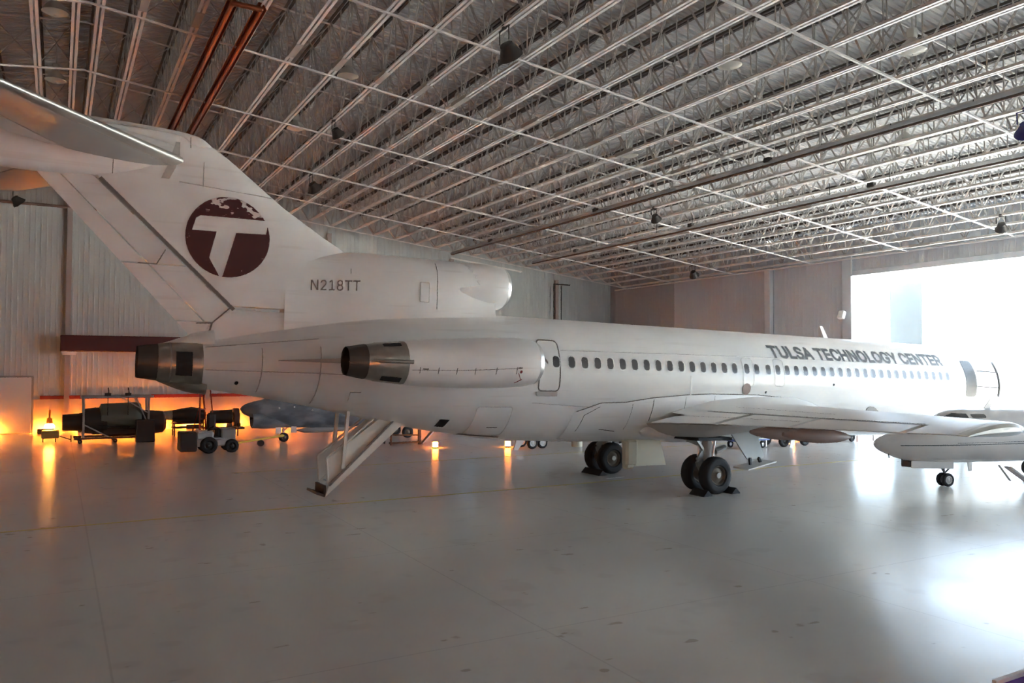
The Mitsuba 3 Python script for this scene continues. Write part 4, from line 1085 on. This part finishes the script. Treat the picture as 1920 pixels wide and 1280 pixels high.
# big jet engine hung in a steel transport frame
def engine_stand():
    y = 26.5
    t = thing('engine_stand', 'grey steel frame on wheels holding up a dark jet engine', 'engine stand')
    fr = []
    for x in (-17.75, -14.55):
        for yy in (y - 0.75, y + 0.75):
            fr.append(bar((x, yy, 0.25), (x, yy, 2.5), 0.11))
        fr.append(bar((x, y - 0.8, 2.5), (x, y + 0.8, 2.5), 0.11))
        fr.append(bar((x, y - 0.8, 0.3), (x, y + 0.8, 0.3), 0.11))
    part(t, 'post_frame', cat(fr), 'mat_stand')
    for yy in (y - 0.75, y + 0.75): part(t, 'top_rail', bar((-17.9, yy, 2.5), (-14.3, yy, 2.5), 0.14, 0.12), 'mat_stand')
    for yy in (y - 0.75, y + 0.75):
        for p_, q_ in (((-15.9, 2.45), (-14.6, 1.6)), ((-15.2, 2.45), (-14.6, 1.0)), ((-17.7, 1.0), (-16.5, 0.3))):
            part(t, 'brace', bar((p_[0], yy, p_[1]), (q_[0], yy, q_[1]), 0.07), 'mat_stand')
    for yy in (y - 0.75, y + 0.75): part(t, 'base_rail', bar((-18.2, yy, 0.27), (-14.3, yy, 0.27), 0.12, 0.1), 'mat_dark_metal')
    for x in (-16.6, -15.6):
        part(t, 'hoist_trolley', cat([box((x, y - 0.75, 2.63), (0.3, 0.16, 0.16)), bar((x + 0.05, y - 0.75, 2.65), (x, y - 0.75, 3.0), 0.05), bar((x, y - 0.8, 2.5), (x, y - 0.8, 1.5), 0.04)]), 'mat_dark_metal')
    for x in (-17.9, -16.2, -14.6):
        for yy in (y - 0.75, y + 0.75):
            part(t, 'caster', lathe([(-0.05, 0.02), (-0.05, 0.11), (0.05, 0.11), (0.05, 0.02)], (x, yy, 0.11), axis='y', n=16), 'mat_rubber')
    e = thing('jet_engine', 'long dark jet engine hanging in the grey steel transport frame', 'jet engine')
    part(e, 'exhaust_duct', lathe([(-18.75, 0.42), (-18.3, 0.46), (-17.75, 0.50), (-17.75, 0.1)], (0, y, 1.12), n=32), 'mat_engine_dark', 40)
    part(e, 'afterburner_case', lathe([(-17.75, 0.05), (-17.75, 0.66), (-17.2, 0.72), (-16.6, 0.72), (-16.5, 0.05)], (0, y, 1.18), n=32), 'mat_engine_dark', 40)
    part(e, 'turbine_case', lathe([(-17.0, 0.5), (-16.9, 0.74), (-15.2, 0.80), (-14.9, 0.70), (-14.75, 0.1)], (0, y, 1.36), n=32), 'mat_engine_olive', 40)
    part(e, 'compressor_case', lathe([(-15.2, 0.1), (-15.1, 0.68), (-14.3, 0.66), (-13.75, 0.60), (-13.6, 0.40), (-14.2, 0.1)], (0, y, 1.02), n=32), 'mat_engine_dark', 40)
    part(e, 'accessory_box', box((-15.9, y - 0.2, 0.62), (1.9, 0.6, 0.5), bev=0.08), 'mat_engine_dark')
    pp = []
    for i in range(14):
        a = RNG.uniform(3.3, 5.6)
        x0 = RNG.uniform(-17.5, -15.5); l = RNG.uniform(0.6, 1.8)
        pp.append(tube((x0, y + 0.76 * math.cos(a), 1.2 + 0.76 * math.sin(a)), (x0 + l, y + 0.78 * math.cos(a + 0.2), 1.25 + 0.78 * math.sin(a + 0.2)), 0.03, n=6))
    part(e, 'pipe', cat(pp), 'mat_dark_metal', kind='stuff')
    solo('tool_cabinet', box((-14.75, 25.4, 0.62), (0.95, 0.6, 1.22), bev=0.03), 'mat_dark_metal', 'dark cabinet in front of the right end of the engine stand', 'cabinet')


engine_stand()

# second engine and its red tripod hoist
y = 28.7
e = thing('jet_engine', 'smaller jet engine with an exhaust cone on a dark rack right of the engine stand', 'jet engine')
part(e, 'exhaust_cone', lathe([(-13.9, 0.20), (-13.0, 0.30), (-13.0, 0.05)], (0, y, 1.25), n=28), 'mat_exhaust', 40)
part(e, 'body', lathe([(-13.0, 0.05), (-13.0, 0.34), (-12.4, 0.45), (-11.9, 0.52), (-11.3, 0.40), (-11.1, 0.2), (-11.1, 0.02)], (0, y, 1.2), n=28), 'mat_engine_dark', 40)
part(e, 'rack', cat([bar((x, y + k, 0), (x, y + k, 0.95), 0.07) for x in (-12.9, -11.3) for k in (-0.4, 0.4)] + [bar((-13.0, y + k, z), (-11.2, y + k, z), 0.06) for k in (-0.4, 0.4) for z in (0.5, 0.75, 0.95)]), 'mat_dark_metal')
t = thing('hoist_stand', 'tall thin dark red steel stand under the tail cone, behind the tow tractor', 'stand')
yy = 22.0
part(t, 'leg', cat([bar((-12.45, yy - 0.1, 0.02), (-12.42, yy - 0.1, 3.3), 0.07), bar((-12.0, yy + 0.25, 0.02), (-12.3, yy, 3.3), 0.07), bar((-11.75, yy - 0.1, 1.3), (-11.95, yy - 0.1, 3.3), 0.06), bar((-12.9, yy + 0.3, 0.02), (-12.45, yy, 2.0), 0.06)]), 'mat_red_steel')
part(t, 'rung', cat([bar((-12.43, yy - 0.1, z), (-12.1, yy + 0.1, z), 0.04) for z in (0.4, 0.9, 1.4, 1.9)] + [bar((-12.5, yy, 3.28), (-11.9, yy, 3.28), 0.09)]), 'mat_red_steel')
part(t, 'winch', box((-11.85, yy - 0.1, 1.25), (0.45, 0.4, 0.9), bev=0.1), 'mat_dark_metal')

# third, stripped engine on a low dolly
e = thing('jet_engine', 'stripped dark engine on a low dolly just left of the blue-grey jet nose', 'jet engine')
y = 27.5
part(e, 'case', lathe([(-11.0, 0.05), (-11.0, 0.38), (-9.8, 0.42), (-9.7, 0.05)], (0, y, 1.15), n=24), 'mat_engine_dark', 40)
part(e, 'fan_ring', lathe([(-9.7, 0.30), (-9.7, 0.55), (-9.4, 0.55), (-9.4, 0.30)], (0, y, 1.1), n=28), 'mat_brown', 40)
part(e, 'dolly', cat([box((-10.2, y, 0.45), (2.2, 0.9, 0.1))] + [bar((x, y + k, 0.0), (x, y + k, 0.85), 0.07) for x in (-10.9, -9.5) for k in (-0.4, 0.4)]), 'mat_dark_metal')

# tow tractor
t = thing('tow_tractor', 'small white and black tow tractor facing left, beneath the tail exhaust', 'tractor')
tx, ty = -12.6, 18.0
TM = np.eye(4); TM[:3, 3] = (tx, ty, 0)
K = lambda n, m_, mm, s=False, l=None: part(t, n, m_, mm, s, l, M=TM)
K('chassis', cat([box((0.20, 0, 0.54), (2.0, 1.0, 0.42), bev=0.06), box((0.52, 0, 0.52), (0.42, 1.2, 0.32), bev=0.04)]), 'mat_tug')
K('hood', cat([box((-0.22, 0, 0.86), (0.80, 1.12, 0.42), bev=0.08), box((-0.28, 0, 0.5), (0.66, 1.0, 0.3))]), 'mat_tug')
K('front_grille', box((-0.95, 0, 0.58), (0.75, 1.16, 0.92), bev=0.05), 'mat_dark_metal', l='dark boxy front end')
K('seat', cat([box((0.28, 0, 0.75), (0.5, 0.9, 0.12), bev=0.04), box((0.42, 0, 0.98), (0.14, 0.9, 0.44), bev=0.05)]), 'mat_black')
K('rear_deck', cat([box((0.86, 0, 0.88), (0.66, 1.0, 0.56), bev=0.05)]), 'mat_stand')
K('steering_wheel', cat([lathe([(-0.02, 0.17), (0.0, 0.2), (0.02, 0.17)], (0, 0, 0), n=20).apply_transform(trimesh.transformations.translation_matrix((0.08, -0.2, 1.18)) @ trimesh.transformations.rotation_matrix(0.9, [0, 1, 0])), bar((-0.05, -0.2, 0.95), (0.08, -0.2, 1.18), 0.04)]), 'mat_black')
K('headlight', lathe([(-0.06, 0.02), (-0.06, 0.08), (0.05, 0.08)], (-0.55, -0.4, 1.12), n=14), 'mat_alu')
for x, r in ((-0.05, 0.40), (1.0, 0.33)):
    for s in (-1, 1):
        wheel(t, (x, s * 0.55, r), r, 0.24, rim=0.5, M=TM, hubmat='mat_dark_metal')
t = thing('tow_bar', 'yellow tow bar from the tow tractor to the nose wheel of the blue-grey jet', 'tow bar')
part(t, 'shaft', tube((-11.2, 18.2, 0.38), (-8.3, 21.6, 0.35), 0.055, n=10), 'mat_yellow', 40)
part(t, 'wheel', lathe([(-0.08, 0.02), (-0.08, 0.17), (0.08, 0.17), (0.08, 0.02)], (-9.7, 19.9, 0.17), axis='y', n=18), 'mat_rubber')
part(t, 'fork_head', cat([box((-8.2, 21.75, 0.35), (0.5, 0.18, 0.14), rz=0.85, bev=0.03)]), 'mat_yellow')

# blue-grey jet with a chin intake
jet2 = thing('jet_fighter', 'blue-grey military jet with a round chin intake, nose facing left behind the airstair', 'airplane')
y = 22.0
fs = np.array([(-10.35, 1.85, 1.9, 0.03), (-10.25, 1.66, 2.02, 0.20), (-9.8, 1.42, 2.22, 0.40), (-9.2, 1.2, 2.36, 0.52), (-8.9, 0.92, 2.45, 0.60), (-8.0, 0.80, 2.62, 0.70), (-6.5, 0.74, 2.75, 0.76), (-4.0, 0.70, 2.85, 0.80), (0.0, 0.72, 2.85, 0.80), (2.5, 0.95, 2.7, 0.68), (4.0, 1.2, 2.5, 0.5)])
FS = [PCH(fs[:, 0], fs[:, k]) for k in (1, 2, 3)]
def jring(x, n=36):
    a = np.arange(n) * 2 * np.pi / n
    c, h = (FS[0](x) + FS[1](x)) / 2, (FS[1](x) - FS[0](x)) / 2
    return np.stack([np.full(n, x), y + FS[2](x) * np.cos(a), c + h * np.sin(a)], 1)
J2 = lambda n, m_, mm, s=False, l=None: part(jet2, n, m_, mm, s, l)
J2('fuselage', loft([jring(x) for x in np.concatenate([np.linspace(-10.35, -8.8, 16), np.linspace(-8.5, 4.0, 26)])]), 'mat_jetgrey', 50)
J2('intake', lathe([(-9.73, 0.44), (-9.2, 0.42), (-9.2, 0.02)], (0, y, 1.24), n=32), 'mat_engine_dark', 40, 'dark round chin intake')
J2('intake_scoop', lathe([(-7.2, 0.50), (-8.6, 0.56), (-9.3, 0.54), (-9.72, 0.49), (-9.75, 0.455), (-9.6, 0.43)], (0, y, 1.30), n=32), 'mat_jetgrey', 40)
for sd in (-1, 1):
    J2('wing', loft([np.stack([lx + c * u, np.full(24, y + sd * yy), 2.55 - 0.06 * yy + np.r_[1, -1].repeat(12) * foil(np.clip(u, 1e-5, 1), 0.07) * c], 1) for yy, lx, c in ((0.4, -4.2, 4.2), (3.6, -1.0, 1.6)) for u in [np.r_[np.linspace(1, 0, 12), np.linspace(0, 1, 12)]]]), 'mat_jetgrey', 40)
    J2('tailplane', loft([np.stack([lx + c * u, np.full(24, y + sd * yy), 2.0 + np.r_[1, -1].repeat(12) * foil(np.clip(u, 1e-5, 1), 0.06) * c], 1) for yy, lx, c in ((0.3, 2.2, 1.8), (2.2, 3.6, 0.8)) for u in [np.r_[np.linspace(1, 0, 12), np.linspace(0, 1, 12)]]]), 'mat_jetgrey', 40)
J2('fin', loft([np.stack([lx + c * u, y + np.r_[1, -1].repeat(12) * foil(np.clip(u, 1e-5, 1), 0.06) * c, np.full(24, z)], 1) for z, lx, c in ((2.4, 0.6, 3.2), (4.4, 2.6, 1.3)) for u in [np.r_[np.linspace(1, 0, 12), np.linspace(0, 1, 12)]]]), 'mat_jetgrey', 40)
J2('canopy', loft([np.stack([np.full(20, x), y + w * np.cos(a), z + h * np.sin(a)], 1) for x, w, h, z in ((-8.2, 0.05, 0.05, 2.5), (-7.6, 0.3, 0.4, 2.55), (-6.8, 0.34, 0.5, 2.6), (-5.6, 0.2, 0.25, 2.7), (-5.0, 0.05, 0.05, 2.78)) for a in [np.arange(20) * 2 * np.pi / 20]]), 'mat_glass', 50)
for x, z in ((-7.6, 1.95), (-6.6, 1.75), (-4.9, 1.7), (-8.4, 1.9)):
    J2('panel_light', lathe([(-0.03, 0.01), (-0.03, 0.05), (0.0, 0.05)], (0, 0, 0), n=12).apply_transform(trimesh.transformations.translation_matrix((x, y - float(FS[2](x)) * 0.98, z)) @ trimesh.transformations.rotation_matrix(math.pi / 2, [0, 0, 1])), 'mat_alu')
g = unique('jet_fighter__nose_gear')
scene[g] = mikit.ply(cat([tube((-8.0, y, 0.25), (-8.05, y, 1.1), 0.05), bar((-8.0, y, 0.6), (-7.6, y, 0.95), 0.05)]), 'mat_white', smooth=40)
for dy in (-0.12, 0.12):
    wheel(g, (-8.0, y + dy, 0.25), 0.25, 0.14, M=None)
J2('gear_door', cat([box((-8.35, y - 0.25, 0.72), (0.3, 0.03, 0.5), bev=0.008), box((-7.5, y - 0.25, 0.72), (0.3, 0.03, 0.45), bev=0.008)]), 'mat_white')
J2('belly_tank', lathe([(-7.3, 0.02), (-6.9, 0.14), (-5.5, 0.17), (-4.4, 0.1), (-4.2, 0.02)], (0, y - 0.1, 0.60), n=20), 'mat_stand', 40)
g = unique('jet_fighter__main_gear')
scene[g] = mikit.ply(cat([tube((-1.0, y + s * 0.9, 0.33), (-1.0, y + s * 0.6, 1.2), 0.06) for s in (-1, 1)]), 'mat_white', smooth=40)
for dy in (-0.98, 0.98):
    wheel(g, (-1.0, y + dy, 0.34), 0.34, 0.2, M=None)

# service gear seen under the fuselage and wing
t = thing('work_stand', 'dark steel work stand with a tilted pale ramp, seen just right of the airstair', 'stand')
part(t, 'frame', cat([bar((-3.6, 17.2, 0.55), (-1.9, 17.0, 0.5), 0.07), bar((-3.6, 17.2, 0.12), (-1.9, 17.0, 0.12), 0.1), bar((-1.95, 17, 0.0), (-1.95, 17, 0.95), 0.14), bar((-3.5, 17.2, 0.0), (-3.5, 17.2, 0.6), 0.08), bar((-3.5, 18.2, 0.0), (-3.5, 18.2, 0.6), 0.08), bar((-3.5, 17.2, 0.55), (-3.5, 18.2, 0.55), 0.07)]), 'mat_dark_metal')
part(t, 'ramp', bar((-1.85, 16.9, 0.05), (-0.95, 17.1, 0.85), 0.22, 0.08), 'mat_stand')
t = thing('trailer', 'low trailer with a pale tapered leg and twin black wheels, seen under the middle fuselage', 'trailer')
part(t, 'bed', box((2.4, 12.6, 0.62), (2.2, 1.2, 0.14), bev=0.02), 'mat_white')
part(t, 'leg', loft([[(1.2, 11.9, 0.6), (1.75, 11.9, 0.6), (1.75, 12.0, 0.6), (1.2, 12.0, 0.6)], [(1.0, 11.9, 0.0), (1.25, 11.9, 0.0), (1.25, 12.0, 0.0), (1.0, 12.0, 0.0)]]), 'mat_white')
for x in (2.15, 2.75):
    wheel(t, (x, 12.0, 0.3), 0.3, 0.2, rim=0.6, M=None, hubmat='mat_white')
    wheel(t, (x, 13.1, 0.3), 0.3, 0.2, rim=0.6, M=None, hubmat='mat_white')
solo('drum', lathe([(0.0, 0.02), (0.0, 0.28), (0.25, 0.30), (0.5, 0.28), (0.5, 0.02)], (4.9, 12.0, 0), axis='z', n=24), 'mat_primer', 'cream drum on the floor seen left of the far main wheels', 'drum', smooth=40)
t = thing('flat_cart', 'blue flat cart with small wheels, seen behind the hanging outer gear door', 'cart')
part(t, 'bed', box((12.4, 7.3, 0.42), (2.4, 1.0, 0.08), bev=0.01), 'mat_blue')
part(t, 'bumper', cat([bar((11.2, 6.8, 0.5), (13.6, 6.8, 0.5), 0.05), bar((13.3, 6.8, 0.05), (13.3, 6.8, 0.4), 0.05)]), 'mat_alu')
for x in (11.7, 13.1):
    for k in (6.85, 7.75):
        wheel(t, (x, k, 0.19), 0.19, 0.12, M=None, hubmat='mat_alu')
t = thing('axle_dolly', 'dark twin-axle dolly with rubber wheels and a white tapered leg, under the outer wing', 'dolly')
part(t, 'frame', cat([box((15.2, 7.2, 0.48), (2.0, 0.7, 0.14), bev=0.02), bar((14.4, 6.6, 0.4), (14.4, 7.8, 0.4), 0.08), bar((16.0, 6.6, 0.4), (16.0, 7.8, 0.4), 0.08)]), 'mat_dark_metal')
part(t, 'leg', loft([[(14.75, 6.3, 0.75), (15.15, 6.3, 0.75), (15.15, 6.36, 0.75), (14.75, 6.36, 0.75)], [(14.5, 6.3, 0.0), (14.72, 6.3, 0.0), (14.72, 6.36, 0.0), (14.5, 6.36, 0.0)]]), 'mat_white')
for x in (14.4, 16.0):
    for k in (6.6, 7.8):
        wheel(t, (x, k, 0.33), 0.33, 0.2, M=None, hubmat='mat_dark_metal')
t = thing('ground_power_unit', 'dark ground equipment with a white frame and a grey tyre, behind the business jet nose', 'equipment')
part(t, 'body', cat([box((19.6, 7.6, 0.62), (2.2, 1.3, 0.7), bev=0.06), box((18.3, 7.6, 0.35), (0.9, 0.9, 0.3), bev=0.04)]), 'mat_engine_dark')
part(t, 'frame', cat([bar((20.2, 6.5, 0.02), (20.2, 6.5, 1.15), 0.07), bar((21.6, 6.5, 0.02), (21.6, 6.5, 1.15), 0.07), bar((20.2, 6.5, 1.12), (21.6, 6.5, 1.12), 0.07)]), 'mat_white')
wheel(t, (20.8, 6.5, 0.75), 0.38, 0.22, M=None, hubmat='mat_black')
for x in (19.0, 20.3):
    wheel(t, (x, 6.95, 0.22), 0.22, 0.15, M=None, hubmat='mat_dark_metal')

# table corner at the lower right edge
t = thing('table', 'purple table with a white edge strip, its corner showing at the bottom right', 'table')
part(t, 'top', box((-9.3, -18.62, 0.76), (1.8, 1.0, 0.05), bev=0.01), 'mat_purple')
part(t, 'edge_trim', box((-9.3, -18.13, 0.79), (1.84, 0.05, 0.08)), 'mat_cloth_white', label='white edge strip')
part(t, 'cloth_skirt', box((-9.3, -18.62, 0.37), (1.76, 0.96, 0.72)), 'mat_purple')
